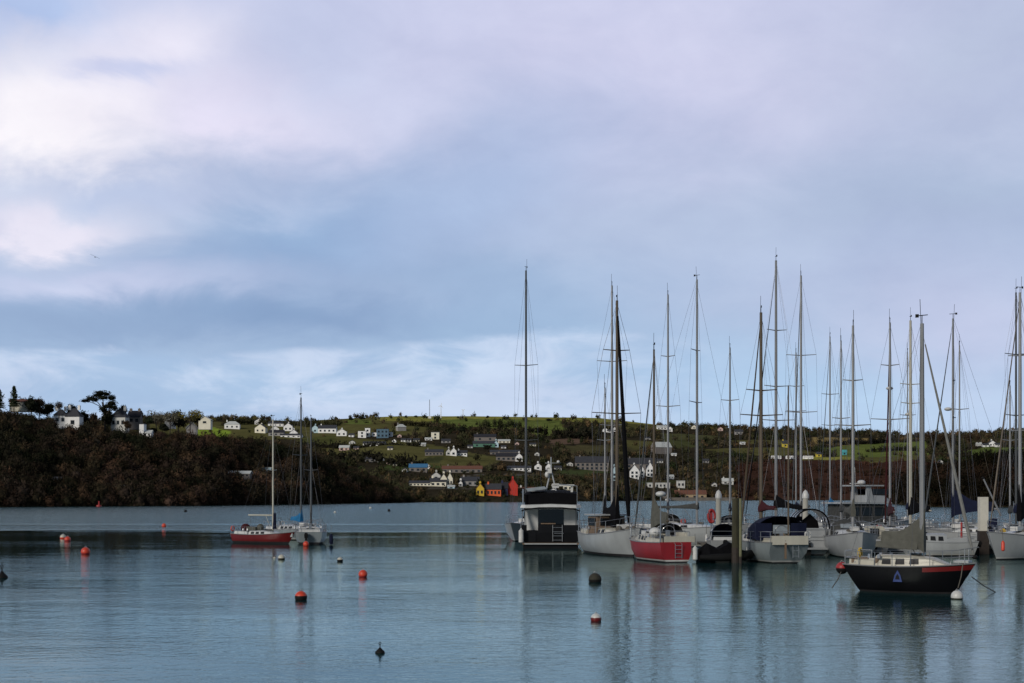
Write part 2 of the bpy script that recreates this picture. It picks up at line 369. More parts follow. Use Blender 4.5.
# ---- woods: hundreds of winter crowns, each a ragged bundle of twig-sized faces round a lumpy heart
def ico(sub=1):
    import bmesh
    bm = bmesh.new(); bmesh.ops.create_icosphere(bm, subdivisions=sub, radius=1.0)
    v = np.array([q.co[:] for q in bm.verts]); f = np.array([[w.index for w in q.verts] for q in bm.faces]); bm.free(); return v, f
IV, IF = ico(2)
def crown_template(nleaf, size, seed, core=.72, flat=.0):
    r = np.random.default_rng(seed)
    d = r.normal(size=(6, 3)); d /= np.linalg.norm(d, axis=1)[:, None]
    lump = 1+.22*np.max(np.clip(IV@d.T, 0, 1)**3, axis=1)-.12+r.normal(size=len(IV))*.07
    V = [IV*lump[:, None]*core*np.array([1, 1, .9])]; Fs = [IF]; n = len(IV)
    c = r.normal(size=(nleaf, 3)); c /= np.linalg.norm(c, axis=1)[:, None]
    rad = (.62+.42*r.random(nleaf)**1.3)[:, None]; c = c*rad*(1+.18*np.sin(c[:, :1]*5+seed))
    s = size*(.5+r.random((nleaf, 1)))
    a = r.normal(size=(nleaf, 3)); a /= np.linalg.norm(a, axis=1)[:, None]; a[:, 2] = np.abs(a[:, 2])*1.3
    b = np.cross(a, r.normal(size=(nleaf, 3))); b /= np.linalg.norm(b, axis=1)[:, None]
    tri = np.stack([c-a*s*.6-b*s*.35, c-a*s*.2+b*s*.4, c+a*s*.9], 1).reshape(-1, 3)
    V.append(tri); Fs.append(n+np.arange(nleaf*3).reshape(-1, 3))
    return np.concatenate(V), np.concatenate(Fs)
def wood(name, label, pts, rad, hgt, cols, templates, m):
    Vs, Fs, Cs = [], [], []; n = 0
    for k, (p, r_, h_, c) in enumerate(zip(pts, rad, hgt, cols)):
        V, Fc = templates[k % len(templates)]
        a = rng.random()*6.283; ca, sa = math.cos(a), math.sin(a)
        W = V@np.array([[ca, sa, 0], [-sa, ca, 0], [0, 0, 1]])*np.array([r_, r_, h_*.55])+np.array([p[0], p[1], p[2]+h_*.45])
        Vs.append(W); Fs.append(Fc+n); n += len(V)
        Cs.append(np.tile(np.array(c), (len(V), 1))*(0.9+.2*rng.random((len(V), 1))))
    o = np_mesh(name, np.concatenate(Vs), np.concatenate(Fs), np.concatenate(Cs), m)
    return tag(o, label, 'woodland' if 'wood' in name else 'scrub', kind='stuff')
leaf_m = mat_attr('winter_twigs', nscale=.03, var=.30, spec=0.0)
PAL = np.array([(.034,.025,.019), (.042,.027,.020), (.029,.021,.016), (.023,.021,.013), (.060,.036,.023), (.033,.026,.016), (.017,.015,.010)])
def pick(n, w=None): return PAL[rng.choice(len(PAL), n, p=w)]*(.7+.6*rng.random((n, 1)))
TN = [crown_template(330, .15, s, core=.55) for s in range(10)]; TF = [crown_template(60, .34, 20+s, core=.5) for s in range(10)]
def scatter(fn, px0, px1, t0, t1, n, h0, h1, dx=None, keep=None, shrink=None, colfn=None):
    pts, rr, hh, cc = [], [], [], []
    cols = pick(n)*1.25; px = px0+(px1-px0)*rng.random(n); t = t0+(t1-t0)*rng.random(n)
    Y, z = fn(px, t)
    for i in range(n):
        q = float(PY(Y[i], z[i]))
        if keep is not None and not keep(px[i], q): continue
        h = h0+(h1-h0)*rng.random()**1.5
        if colfn is not None:
            cols[i] = cols[i]*np.array([1.25, 1.42, 1.15])*(1.2 if rng.random() < .3 else 1)
            cc_, hs = colfn(px[i], q); h *= hs
            if cc_ is not None: cols[i] = np.array(cc_)*(.6+.8*rng.random())
        if shrink: h *= shrink(px[i], q)
        gx, gy = (px[i]-512)*Y[i]/F, Y[i]; w_ = wob(gx*1.7, gy*1.7+z[i]*3); cols[i] = cols[i]*(1+.22*w_)*np.array([1-.10*max(-w_, 0), 1.0+.12*max(-w_, 0), 1])
        pts.append(((px[i]-512)*Y[i]/F, Y[i], z[i]-.4)); hh.append(h); rr.append(h*(.36+.25*rng.random())); cc.append(cols[i])
    return pts, rr, hh, cc
CLEAR_A = [(58, 480, 9), (128, 487, 8), (238, 474, 17), (267, 470, 9), (66, 424, 12), (120, 428, 9), (145, 433, 9)]
def keepA(px, q):
    return not any(abs(px-a) < w and q-b > -2 and q-b < 9 for a, b, w in CLEAR_A)
dens = scatter(fA, -120, 412, 0.0, 1.12, 3000, 3.2, 7.0, keep=keepA, shrink=lambda px, q: (.55 if px > 385 else (.8 if px > 330 else 1))*(.6 if q < ip(px, RIA)+4 else 1))
d2 = scatter(fA, -120, 414, -.01, .16, 700, 2.5, 5.5)
for a_, b_ in zip(dens, d2): a_ += b_
wood('headland_woodland', 'dark bare winter woodland covering the steep left headland down to the water', *dens, TN, leaf_m)
dens = scatter(fC, 874, 1180, 0.0, 1.1, 900, 4.5, 8.5, shrink=lambda px, q: .5 if px < 900 else 1)
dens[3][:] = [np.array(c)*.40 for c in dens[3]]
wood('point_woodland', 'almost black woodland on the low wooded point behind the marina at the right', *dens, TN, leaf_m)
def colB(px, q):
    for hx, hy, w in HOUSE_SPOTS:
        if abs(px-hx) < w*.5+2 and -1 < q-hy < 9: return None, .5
    c, f = fcol1(px, q)
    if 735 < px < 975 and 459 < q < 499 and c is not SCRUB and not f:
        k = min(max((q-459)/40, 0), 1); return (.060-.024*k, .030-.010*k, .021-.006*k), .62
    return None, 1.0
def keepB(px, q):
    _, f = fcol1(px, q)
    if f: return rng.random() < .06
    for hx, hy, w in HOUSE_SPOTS:
        if abs(px-hx) < w*.5+2 and -1 < q-hy < 9: return rng.random() < .4
    return True
# ------------------------------------------------------------------ houses
WHITE, CREAM, GREY, PALE, TANW = (.84,.84,.82), (.78,.74,.60), (.30,.29,.28), (.55,.55,.52), (.36,.27,.17)
PAINT = {'white': WHITE, 'cream': CREAM, 'grey': GREY, 'pale': PALE, 'tan': TANW, 'yellow': (.62,.42,.05), 'orange': (.72,.14,.05), 'red': (.50,.045,.03),
         'navy': (.03,.035,.09), 'pink': (.62,.45,.40), 'blue': (.10,.17,.23), 'stone': (.20,.18,.165), 'lightblue': (.50,.66,.72), 'teal': (.08,.35,.38),
         'slate': (.045,.047,.055), 'darkslate': (.028,.028,.034), 'rust': (.16,.07,.045), 'bluemetal': (.05,.16,.30), 'palemetal': (.50,.52,.50), 'green': (.10,.22,.16), 'gold': (.60,.48,.06)}
def paint(c): return mat('house_'+c, PAINT[c], .8, var=.12, scale=.6, spec=.2)
glass_m = mat('window_glass', (.02, .025, .03), .12, var=.2, scale=.5)
def house(name, label, cat, pos, w, h, typ, wall, roof, nwin=3, d=None, yaw=0.0, group=None, chim=1):
    d = d or max(4.0, min(9.0, w*.6)); rise = 0
    if typ in ('side', 'hip', 'gable'): rise = h*.42
    eave = h-rise; o = thing(name, label, cat, pos, yaw, group)
    wb = MB()
    if typ == 'gable':
        a, b = w/2, d
        prof = [(-a, -2.2), (a, -2.2), (a, eave), (0, h-.06), (-a, eave)]
        wb.loft([[(x, 0, z) for x, z in prof], [(x, b, z) for x, z in prof]])
        rb = MB(); ov, t = .3, .22; sl = rise/a
        for s in (-1, 1):
            q = [(s*(a+ov), -ov, eave-sl*ov+.05), (0, -ov, h+.05), (0, b+ov, h+.05), (s*(a+ov), b+ov, eave-sl*ov+.05)]
            rb.loft([q, [(x, y, z+t) for x, y, z in q]])
    elif typ == 'side':
        a, b = w/2, d/2
        prof = [(0, -2.2), (d, -2.2), (d, eave), (b, h-.06), (0, eave)]
        wb.loft([[(-a, y, z) for y, z in prof], [(a, y, z) for y, z in prof]])
        rb = MB(); ov, t = .3, .22; sl = rise/b
        for s, y0 in ((-1, 0), (1, d)):
            q = [(-a-ov, y0+s*ov, eave-sl*ov+.05), (a+ov, y0+s*ov, eave-sl*ov+.05), (a+ov, b, h+.05), (-a-ov, b, h+.05)]
            rb.loft([q, [(x, y, z+t) for x, y, z in q]])
    elif typ == 'hip':
        wb.box((0, d/2, (eave-2.2)/2), (w, d, eave+2.2)); rb = MB(); ov = .4; b = d/2
        q = [(-w/2-ov, -ov, eave+.01), (w/2+ov, -ov, eave+.01), (w/2+ov, d+ov, eave+.01), (-w/2-ov, d+ov, eave+.01)]
        rx = max(w/2-b, .5)
        rb.add(q+[(-rx, b, h), (rx, b, h)], [(3,2,1,0), (0,1,5,4), (1,2,5), (2,3,4,5), (3,0,4)])
    else:
        wb.box((0, d/2, (h-2.2)/2), (w, d, h+2.2)); rb = MB(); rb.box((0, d/2, h+.12), (w+.4, d+.4, .24)); eave = h
    wb.build('wall', paint(wall), o); rf = rb.build('roof', paint(roof), o)
    if chim and typ in ('side', 'gable', 'hip'):
        for k in range(chim):
            x = (-w*.36, w*.34)[k % 2] if typ != 'gable' else 0
            y = d/2 if typ != 'gable' else (d*.75)
            c = MB(); c.box((x, y+.01, h+.1), (.9, .8, 1.6)); c.box((x, y+.01, h+.95), (1.05, .95, .12)); c.box((x, y+.01, h+1.16), (.3, .3, .3))
            c.build('chimney', paint(wall), rf)
    if nwin:
        rows = 2 if eave > 4.6 and typ != 'gable' else 1
        if typ == 'gable' and eave > 4.5: rows = 2
        for r in range(rows):
            zc = eave*(.5 if rows == 1 else (.27, .72)[r])
            for k in range(nwin):
                x = (k-(nwin-1)/2)*w/(nwin+.15)
                ww, wh = min(1.5, w/nwin*.5), min(1.5, eave*.42)
                m_ = MB(); m_.box((x, -.02, zc), (ww, .1, wh)); wo = m_.build('window', glass_m, o)
                f_ = MB()
                f_.box((x, -.05, zc-wh/2-.07), (ww+.2, .16, .1)); f_.build('sill', paint(wall), wo)
    return o
# (kind, label, px, base row, width px, height px, roof type, wall, roof, windows, yaw)
HB = [
 ('bungalow', 'white hip-roofed bungalow on the ridge just right of the bright green field', 232, 429, 15, 8, 'hip', 'white', 'palemetal', 3, 5),
 ('house', 'pale gabled house behind the top of the left trees, first of the white hilltop cluster', 259, 424.5, 9, 6, 'gable', 'white', 'slate', 1, 0),
 ('house', 'cream gable-fronted house at the left end of the white hilltop cluster', 260, 433, 11, 9, 'gable', 'cream', 'slate', 2, -10),
 ('house', 'long white house with dark roof behind the left anchored mast', 280, 426.5, 24, 5, 'side', 'white', 'slate', 5, 0),
 ('house', 'small white gabled house left of the left anchored mast', 275, 432, 8, 6, 'gable', 'white', 'slate', 1, 10),
 ('house', 'tall white gabled house at the top right of the hilltop cluster', 288, 431, 9, 8, 'gable', 'white', 'slate', 2, 0),
 ('house', 'white gable end at the front of the hilltop cluster', 293.5, 437, 8, 7.5, 'gable', 'white', 'slate', 2, 0),
 ('outbuilding', 'long low white outbuilding with flat front below the hilltop cluster', 291, 437.6, 21, 4, 'side', 'white', 'slate', 4, 0),
 ('house', 'dark slate-roofed house in the middle of the hilltop cluster', 276, 436, 15, 6, 'side', 'grey', 'darkslate', 3, 0),
 ('house', 'broad white house with twin chimneys right of the anchored masts', 327, 433, 18, 8, 'side', 'white', 'slate', 4, 0),
 ('house', 'blue-grey house wing beside the broad white house', 315, 433, 8, 8, 'gable', 'lightblue', 'slate', 1, 0),
 ('house', 'white gabled house on the slope right of the broad white house', 341.5, 436, 10, 7, 'gable', 'white', 'palemetal', 2, 0),
 ('house', 'white flat-fronted house with dark picture window left of the glass house', 362, 438, 8, 7, 'box', 'white', 'slate', 1, 0),
 ('house', 'narrow white tower-like house left of the glass house', 367.5, 437, 5, 9, 'box', 'white', 'slate', 1, 0),
 ('house', 'modern blue-glazed house with white terrace on the upper slope', 382.5, 438, 12, 9, 'box', 'blue', 'slate', 3, 0),
 ('house', 'small white house at the right side of the blue-glazed house', 389.5, 437, 6, 5, 'box', 'white', 'slate', 1, 0),
 ('house', 'small white lean-to at the left side of the blue-glazed house', 374, 436.5, 5, 4, 'box', 'white', 'slate', 1, 0),
 ('terrace_house', 'long white terrace with dark gaps below the blue-glazed house', 374, 446, 22, 4.5, 'side', 'white', 'slate', 5, 0),
 ('house', 'small white cottage right of the white terrace', 394, 442.5, 4, 3.5, 'gable', 'white', 'slate', 1, 0),
 ('house', 'low white cottage row beneath the slanting grey roof', 406, 442, 10, 3.5, 'side', 'white', 'slate', 3, 0),
 ('barn', 'barn with a broad slanting grey roof below the skyline scrub', 402, 431, 9, 7, 'hip', 'grey', 'palemetal', 0, 25),
 ('house', 'cream boxy house with one big dark window below the ridge field', 435.2, 439.5, 8, 7, 'box', 'cream', 'palemetal', 1, 0),
 ('house', 'low white wing left of the cream boxy house', 428.5, 440.6, 7, 3, 'side', 'white', 'palemetal', 2, 0),
 ('house', 'small pink cottage at the edge of the headland wood', 344, 450.5, 10, 5, 'side', 'pink', 'palemetal', 2, -5),
 ('house', 'little pinkish cottage alone beside the dark hedge', 356, 449.5, 5, 3, 'side', 'pink', 'slate', 1, 0),
 ('house', 'grey low house half hidden above the headland trees', 372, 462, 14, 5, 'side', 'grey', 'slate', 3, 0),
 ('house', 'small white-gabled house above the right end of the headland trees', 381, 461.5, 5, 5, 'gable', 'white', 'slate', 1, 0),
 ('terrace_house', 'grey stone terrace on the middle green slope', 434, 455.5, 18, 6, 'side', 'stone', 'slate', 5, 0),
 ('house', 'tall white gable end in the middle of the green slope', 453.5, 456, 6, 8.5, 'gable', 'white', 'slate', 1, 0),
 ('house', 'pale gable beside the tall white gable end', 448.5, 455.5, 5, 7, 'gable', 'pale', 'slate', 1, 0),
 ('house', 'white cottage at the right end of the middle green slope group', 462, 456, 10, 5.5, 'side', 'white', 'slate', 3, 0),
 ('house', 'long dark-roofed house with white dormer under the ridge field', 485, 441, 22, 7, 'side', 'stone', 'darkslate', 2, 0),
 ('house', 'white dormer cottage just under the ridge field', 491, 439, 6, 4, 'gable', 'white', 'slate', 1, 0),
 ('house', 'sea-green long shed roof left of the pale gable', 484, 447, 22, 6, 'side', 'green', 'slate', 3, 0),
 ('house', 'pale green gable end right of the long shed', 496, 447.5, 5, 7, 'gable', 'lightblue', 'slate', 1, 0),
 ('house', 'low cream bungalow with long roof right of the pale green gable', 504, 443, 12, 3.5, 'side', 'cream', 'palemetal', 3, 0),
 ('house', 'tiny white cottage below the low cream bungalow', 503.5, 448.5, 5, 3, 'side', 'white', 'slate', 1, 0),
 ('house', 'pink cottage left of the tall mast on the upper slope', 517, 445, 4, 3, 'gable', 'pink', 'slate', 1, 0),
 ('house', 'long grey house behind the white gable left of the tall mast', 505, 455, 30, 5, 'side', 'stone', 'slate', 5, 0),
 ('house', 'dark slate-roofed row joined to a white gable end', 506, 461, 20, 8, 'side', 'stone', 'darkslate', 4, 0),
 ('house', 'bright white gable end standing left of the tall mast', 519, 461.5, 7, 8.5, 'gable', 'white', 'darkslate', 2, 0),
 ('house', 'long low white house crossing behind the tall mast', 519, 470.5, 24, 4.5, 'side', 'white', 'slate', 6, 0),
 ('house', 'white gabled house above the motor yacht radar mast', 538, 470, 7, 7, 'gable', 'white', 'slate', 1, 0),
 ('house', 'small white house right of the motor yacht radar mast', 548.5, 471, 6, 8, 'gable', 'white', 'slate', 1, 0),
 ('house', 'blue metal roofed building left of the white village gables', 418, 472, 18, 8, 'side', 'stone', 'bluemetal', 3, 0),
 ('house', 'small round-topped white house above the village gables', 427.8, 469, 4.5, 4.5, 'hip', 'white', 'palemetal', 0, 0),
 ('quay_house', 'long low cream waterside wall building left of the village gables', 420, 486, 22, 5, 'side', 'cream', 'slate', 6, 0),
 ('house', 'broad cream main house of the village gables by the water', 438, 486.5, 16, 8.5, 'side', 'cream', 'slate', 3, 0),
 ('house', 'slate-roofed gable behind the cream village house', 436, 480, 9, 8, 'gable', 'pale', 'slate', 1, 0),
 ('house', 'left one of the two tall cream gables by the water', 443.5, 486.5, 7, 13, 'gable', 'cream', 'slate', 2, 0),
 ('house', 'right one of the two tall cream gables by the water', 449.7, 486.5, 6, 14, 'gable', 'cream', 'slate', 2, 0),
 ('cottage', 'low white cottage with pale blue roof right of the cream gables', 451, 488.5, 7, 3, 'side', 'lightblue', 'palemetal', 1, 0),
 ('house', 'long grey building with dark window bays above the village', 462, 473, 40, 7, 'side', 'stone', 'rust', 7, 0),
 ('house', 'slate-roofed grey house between the cream gables and the yellow house', 470, 486, 18, 9, 'side', 'grey', 'slate', 3, 0),
 ('house', 'narrow white gable right of the cream gables', 460.5, 486.5, 4, 6, 'gable', 'white', 'slate', 1, 0),
 ('house', 'deep yellow gabled house at the left of the coloured row', 480, 495.5, 8, 12, 'gable', 'yellow', 'rust', 2, 0),
 ('house', 'orange house with slate roof in the coloured waterside row', 493.5, 496, 15, 12, 'side', 'orange', 'slate', 4, 0),
 ('house', 'dark navy house between the orange and the red house', 504.5, 495.5, 6.5, 13, 'side', 'navy', 'darkslate', 2, 0),
 ('house', 'scarlet house with one steep pointed gable in the coloured row', 512.7, 495.5, 10, 17, 'gable', 'red', 'red', 0, 0),
 ('terrace_house', 'low mixed white and brick terrace right of the scarlet gable', 527, 494.5, 17, 7, 'side', 'pale', 'rust', 5, 0),
 ('house', 'white waterside house with flat roof behind the motor yacht', 568, 490.5, 10, 5, 'box', 'cream', 'slate', 2, 0),
 ('terrace_house', 'long grey slate terrace left of the dark furled headsail', 592, 470.5, 33, 14, 'side', 'stone', 'slate', 7, 0),
 ('house', 'tall pale blue house with narrow gable beside the dark furled headsail', 614.5, 481, 7, 15, 'gable', 'lightblue', 'slate', 1, 0),
 ('house', 'white gabled villa right of the dark furled headsail', 634.5, 478.5, 9, 14, 'gable', 'white', 'slate', 2, 0),
 ('house', 'narrow white middle gable of the villa row', 642, 477.5, 5, 12, 'gable', 'white', 'slate', 1, 0),
 ('house', 'tall white gabled villa at the right of the villa row', 650, 477, 7, 15, 'gable', 'white', 'slate', 2, 0),
 ('house', 'grey slate main roof behind the white villa row', 641, 472, 30, 14, 'side', 'stone', 'slate', 5, 0),
 ('shed', 'big shed with bright pale sloping roof on the upper slope', 664, 454, 18, 12, 'side', 'stone', 'palemetal', 0, 24),
 ('cottage', 'small white cottage below the bright pale shed roof', 674, 455.8, 5, 2.5, 'side', 'white', 'palemetal', 1, 0),
 ('quay_house', 'long low white waterside building behind the grey sail cover', 659, 488, 22, 5, 'box', 'pale', 'palemetal', 6, 0),
 ('quay_house', 'square white waterside house beside the long low one', 681, 488, 8, 7, 'box', 'pale', 'palemetal', 2, 0),
 ('boathouse', 'long tan stone boathouse at the water edge', 691, 499.5, 31, 9, 'side', 'tan', 'rust', 4, 0),
 ('cottage', 'small white waterside cottage left of the round white piling', 714.5, 486.5, 5, 4, 'gable', 'pale', 'slate', 1, 0),
 ('house', 'white house with rough gable above the timber piling', 728, 484.5, 11, 6, 'side', 'pale', 'palemetal', 2, 0),
 ('house', 'left one of the white houses on the ridge between the masts above the white cutter', 605, 432, 4.5, 4.5, 'gable', 'white', 'slate', 1, 0),
 ('house', 'right one of the white houses on the ridge between the masts above the white cutter', 614.5, 431.6, 5, 4.5, 'gable', 'white', 'slate', 1, 0),
 ('house', 'low white ridge house between its two gabled neighbours', 609.5, 432.6, 5, 3, 'side', 'white', 'slate', 1, 0),
 ('house', 'broad white house on the skyline right of the red sloop mast', 662, 429.5, 10, 4, 'side', 'white', 'palemetal', 3, 0),
 ('house', 'small white gable just right of the broad skyline house', 670, 431.5, 5, 5, 'gable', 'white', 'slate', 1, 0),
 ('house', 'small cream house alone on the skyline', 694, 429, 5, 4, 'gable', 'cream', 'slate', 1, 0),
 ('house', 'small peach-coloured house on the skyline among brown trees', 720.5, 431, 5, 4, 'gable', 'pink', 'rust', 1, 0),
 ('house', 'grey low house on the skyline right of the peach-coloured one', 739, 434.5, 8, 5, 'side', 'grey', 'slate', 2, 0),
 ('house', 'bright yellow house on the far slope', 785.5, 447.5, 6, 7, 'side', 'gold', 'slate', 1, 0),
 ('house', 'small teal-roofed building at the edge of the far green field', 844.5, 455, 5, 5, 'side', 'teal', 'teal', 1, 0),
 ('house', 'yellow-fronted shed at the end of the row of white caravans', 819, 457, 5, 5, 'side', 'gold', 'slate', 1, 0),
 ('house', 'white farmhouse with chimney above the far right green field', 992.5, 446.5, 7, 6, 'gable', 'white', 'slate', 2, 0),
 ('house', 'white farm wing left of the farmhouse with chimney', 986, 447, 6, 3.5, 'side', 'white', 'slate', 1, 0),
 ('house', 'white farm wing right of the farmhouse with chimney', 998.5, 447, 6, 4, 'side', 'white', 'slate', 1, 0),
 ('house', 'pale grey farm barn left of the white farm', 979.5, 446, 5, 3.5, 'side', 'pale', 'palemetal', 0, 0),
 ('house', 'pale house above the dark point woodland', 941, 464, 4, 4, 'gable', 'pale', 'slate', 1, 0),
 ('cottage', 'tiny white cottage right of the white gabled house on the upper slope', 351, 437, 5, 3.5, 'side', 'white', 'slate', 1, -7),
 ('cottage', 'small pale cottage left of the long white terrace', 352, 444, 6, 3.5, 'gable', 'pale', 'slate', 2, 0),
 ('cottage', 'pink-walled cottage right of the blue-glazed house', 399.5, 437.5, 4, 3.5, 'gable', 'pink', 'slate', 1, 7),
 ('cottage', 'white cottage below the right end of the white terrace', 390, 450, 5, 3.5, 'side', 'cream', 'slate', 1, -1),
 ('cottage', 'little cream cottage between the cottage row and the cream boxy house', 416.5, 442, 6, 3.5, 'side', 'cream', 'slate', 2, 6),
 ('cottage', 'low grey cottage left of the cream boxy house wing', 421.5, 446, 8, 3, 'side', 'pale', 'palemetal', 2, -2),
 ('cottage', 'small grey house right of the cream boxy house', 446, 443, 9, 4, 'side', 'grey', 'slate', 2, 5),
 ('cottage', 'dim white cottage among trees below the ridge field', 470, 448, 5, 3, 'side', 'pale', 'slate', 1, -3),
 ('cottage', 'white cottage just right of the tall lone mast on the upper slope', 533, 446, 6, 3, 'side', 'cream', 'slate', 2, 4),
 ('cottage', 'grey cottage with pale gable in the scrub right of the tall lone mast', 537, 456, 5, 4, 'gable', 'pale', 'slate', 1, -4),
 ('cottage', 'small grey cottage right of the small white house by the radar mast', 558, 470, 7, 4, 'side', 'pale', 'slate', 2, 3),
 ('cottage', 'brick cottage by the water right of the mixed terrace', 542, 494, 8, 5, 'side', 'rust', 'slate', 2, -5),
 ('cottage', 'white waterside cottage behind the motor yacht flybridge', 553, 493, 6, 5, 'gable', 'white', 'slate', 2, 2),
 ('cottage', 'pale cottage at the left edge of the blue roofed building', 404.5, 472, 5, 4, 'gable', 'pale', 'slate', 1, -6),
 ('cottage', 'dim cream cottage above the headland end', 395, 466, 5, 3.5, 'side', 'cream', 'slate', 1, 1),
 ('cottage', 'pinkish cottage at the top of the headland end trees', 388, 464.5, 4, 3, 'gable', 'pink', 'slate', 1, -7),
 ('cottage', 'white cottage on the slope below the bright shed roof', 660, 463, 6, 4, 'side', 'pale', 'slate', 2, 0),
 ('cottage', 'white cottage by the water right of the villa row', 671, 479, 6, 4, 'side', 'white', 'palemetal', 2, 7),
 ('cottage', 'grey cottage in the scrub above the timber piling', 706, 463, 6, 4, 'side', 'grey', 'slate', 2, -1),
 ('cottage', 'small white building on the slope right of the grey low skyline house', 743, 444.5, 5, 2.5, 'side', 'white', 'palemetal', 1, 6),
 ('cottage', 'pale cottage behind the red sloop mast on the upper slope', 648, 440, 5, 3, 'side', 'pale', 'slate', 1, -2),
 ('cottage', 'cream cottage left of the long grey slate terrace', 570, 466, 6, 4, 'gable', 'pale', 'slate', 2, 5),
 ('cottage', 'dim cottage with pale gable left of the tan boathouse on the shore', 663, 497, 8, 5, 'side', 'stone', 'slate', 2, -3),
 ('cottage', 'low white cottage beside the middle green slope hedge', 410, 464, 6, 3, 'side', 'pale', 'slate', 2, 4),
]
CARAVANS = [(773.5, 'first white caravan from the left in the row below the yellow house'), (779, 'second white caravan from the left in the row below the yellow house'),
            (788.5, 'white caravan standing alone after the first gap in the row'), (793.5, 'middle white caravan of the row at the bracken edge'),
            (805.5, 'long white caravan left of the last one in the row'), (811, 'last white caravan of the row, next to the yellow-fronted shed')]
HOUSE_SPOTS = [(h[2], h[3], h[4]) for h in HB]+[(p, 459.5, 5) for p, _ in CARAVANS]
for k in HB:
    nm, lab, px, by, wp, hp, typ, wa, ro, nw, yaw = k
    p = onB(px, by); s = p.y/F
    p.z = Z(by, p.y)
    house(nm, lab, {'terrace_house': 'terrace', 'quay_house': 'house'}.get(nm, nm), p, wp*s, hp*s, typ, wa, ro, nw, yaw=R(yaw), chim=1 if hp > 5 else 0)
# houses on the wooded left headland
def onA(px, by, dy=0):
    Y = float(ip(px, SHA))+90+dy; return Vector((X(px, Y), Y, Z(by, Y)))
HA = [
 ('bungalow', 'long low cream bungalow among the conifers at the far left of the ridge', 22, 405.5, 24, 6, 'side', 'cream', 'rust', 4, 12, 6),
 ('house', 'white wing of the big headland villa with two dark windows', 60, 424, 12, 15, 'hip', 'white', 'slate', 2, 5, 5),
 ('house', 'square white bay front of the big headland villa under a dark hipped roof', 72.5, 428, 14, 20, 'hip', 'white', 'slate', 1, -5, 2),
 ('house', 'white villa half hidden right of the tall umbrella pine', 118, 428, 15, 19, 'hip', 'pale', 'slate', 3, -8, 6),
 ('house', 'dark steep-roofed house among trees right of the white villa', 134, 424, 12, 13, 'side', 'stone', 'darkslate', 2, 0, 14),
 ('house', 'narrow white tower-like gable on the headland edge', 141.5, 436, 4.5, 12, 'box', 'white', 'slate', 0, 0, -2),
 ('cottage', 'low white cottage beside the narrow tower-like gable', 147, 436.5, 8, 6, 'side', 'white', 'palemetal', 2, 0, -3),
 ('cottage', 'white gable and dark roof left of the round-crowned trees', 169, 423, 9, 6, 'gable', 'white', 'darkslate', 1, 0, 14),
 ('house', 'dark shed with white-edged steep gable beside the bright green field', 192, 436, 11, 14, 'gable', 'grey', 'palemetal', 0, 12, 6),
 ('house', 'pale yellow gabled house above the bright green field', 204.5, 424.5, 12, 8, 'gable', 'cream', 'palemetal', 1, 0, 60),
]
for k in HA:
    nm, lab, px, by, wp, hp, typ, wa, ro, nw, yaw, dy = k
    p = onA(px, by, dy-8); s = p.y/F
    house(nm, lab, nm, p, wp*s, hp*s, typ, wa, ro, nw, yaw=R(yaw), chim=2 if 'villa' in lab or 'steep-roofed' in lab else 0)
for nm, lab, px, by, wp, hp, typ, wa, ro, nw in [
 ('boathouse', 'low pale boathouse with three openings deep in the headland wood', 55, 482.5, 17, 5, 'side', 'pink', 'slate', 3),
 ('hut', 'tiny hut with pale pitched roof low in the headland wood', 128.5, 489, 8, 4, 'side', 'stone', 'palemetal', 1),
 ('house', 'long grey building in the headland wood left of the pale blue one', 238, 477, 26, 5.5, 'side', 'stone', 'palemetal', 6),
 ('house', 'pale blue flat-roofed house in the headland wood behind the left mast', 268, 473.5, 9, 5.5, 'box', 'lightblue', 'palemetal', 2)]:
    p = onB(px, by, fA); p.z = Z(by, p.y); p.y -= 3; s = p.y/F
    house(nm, lab, nm, p, wp*s, hp*s, typ, wa, ro, nw, chim=0)
# caravans
for i, (px, lab) in enumerate(CARAVANS):
    p = onB(px, 459.6); s = p.y/F; o = thing('caravan', lab, 'caravan', p, R((-6, 4, 0, 8, -4, 3)[i]), 'white caravans in a row at the edge of the bracken')
    L_ = 4.6*s; b = MB(); b.loft([[(x, y, z) for x, z in ((-L_/2, .5), (L_/2, .5), (L_/2*1.04, 1.6), (L_/2*.94, 3.1), (-L_/2*.94, 3.1), (-L_/2*1.04, 1.6))] for y in (0, 2.6)])
    b.build('body', paint('white'), o)
    for x in (-.28, .0, .28): q = MB(); q.box((x*L_, -.02, 2.1), (L_*.14, .06, .8)); q.build('window', glass_m, o)
    q = MB(); q.box((0, 1.3, .25), (L_*.6, 2.0, .5)); q.build('chassis', paint('darkslate'), o)

# scrub on the far hillside
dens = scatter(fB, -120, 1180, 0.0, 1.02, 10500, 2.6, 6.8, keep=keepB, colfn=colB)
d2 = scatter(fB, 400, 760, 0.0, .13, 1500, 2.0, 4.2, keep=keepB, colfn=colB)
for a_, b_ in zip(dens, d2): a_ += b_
wood('hillside_scrub', 'brown leafless scrub and small trees between the fields and houses of the far hillside', *dens, TF, leaf_m)
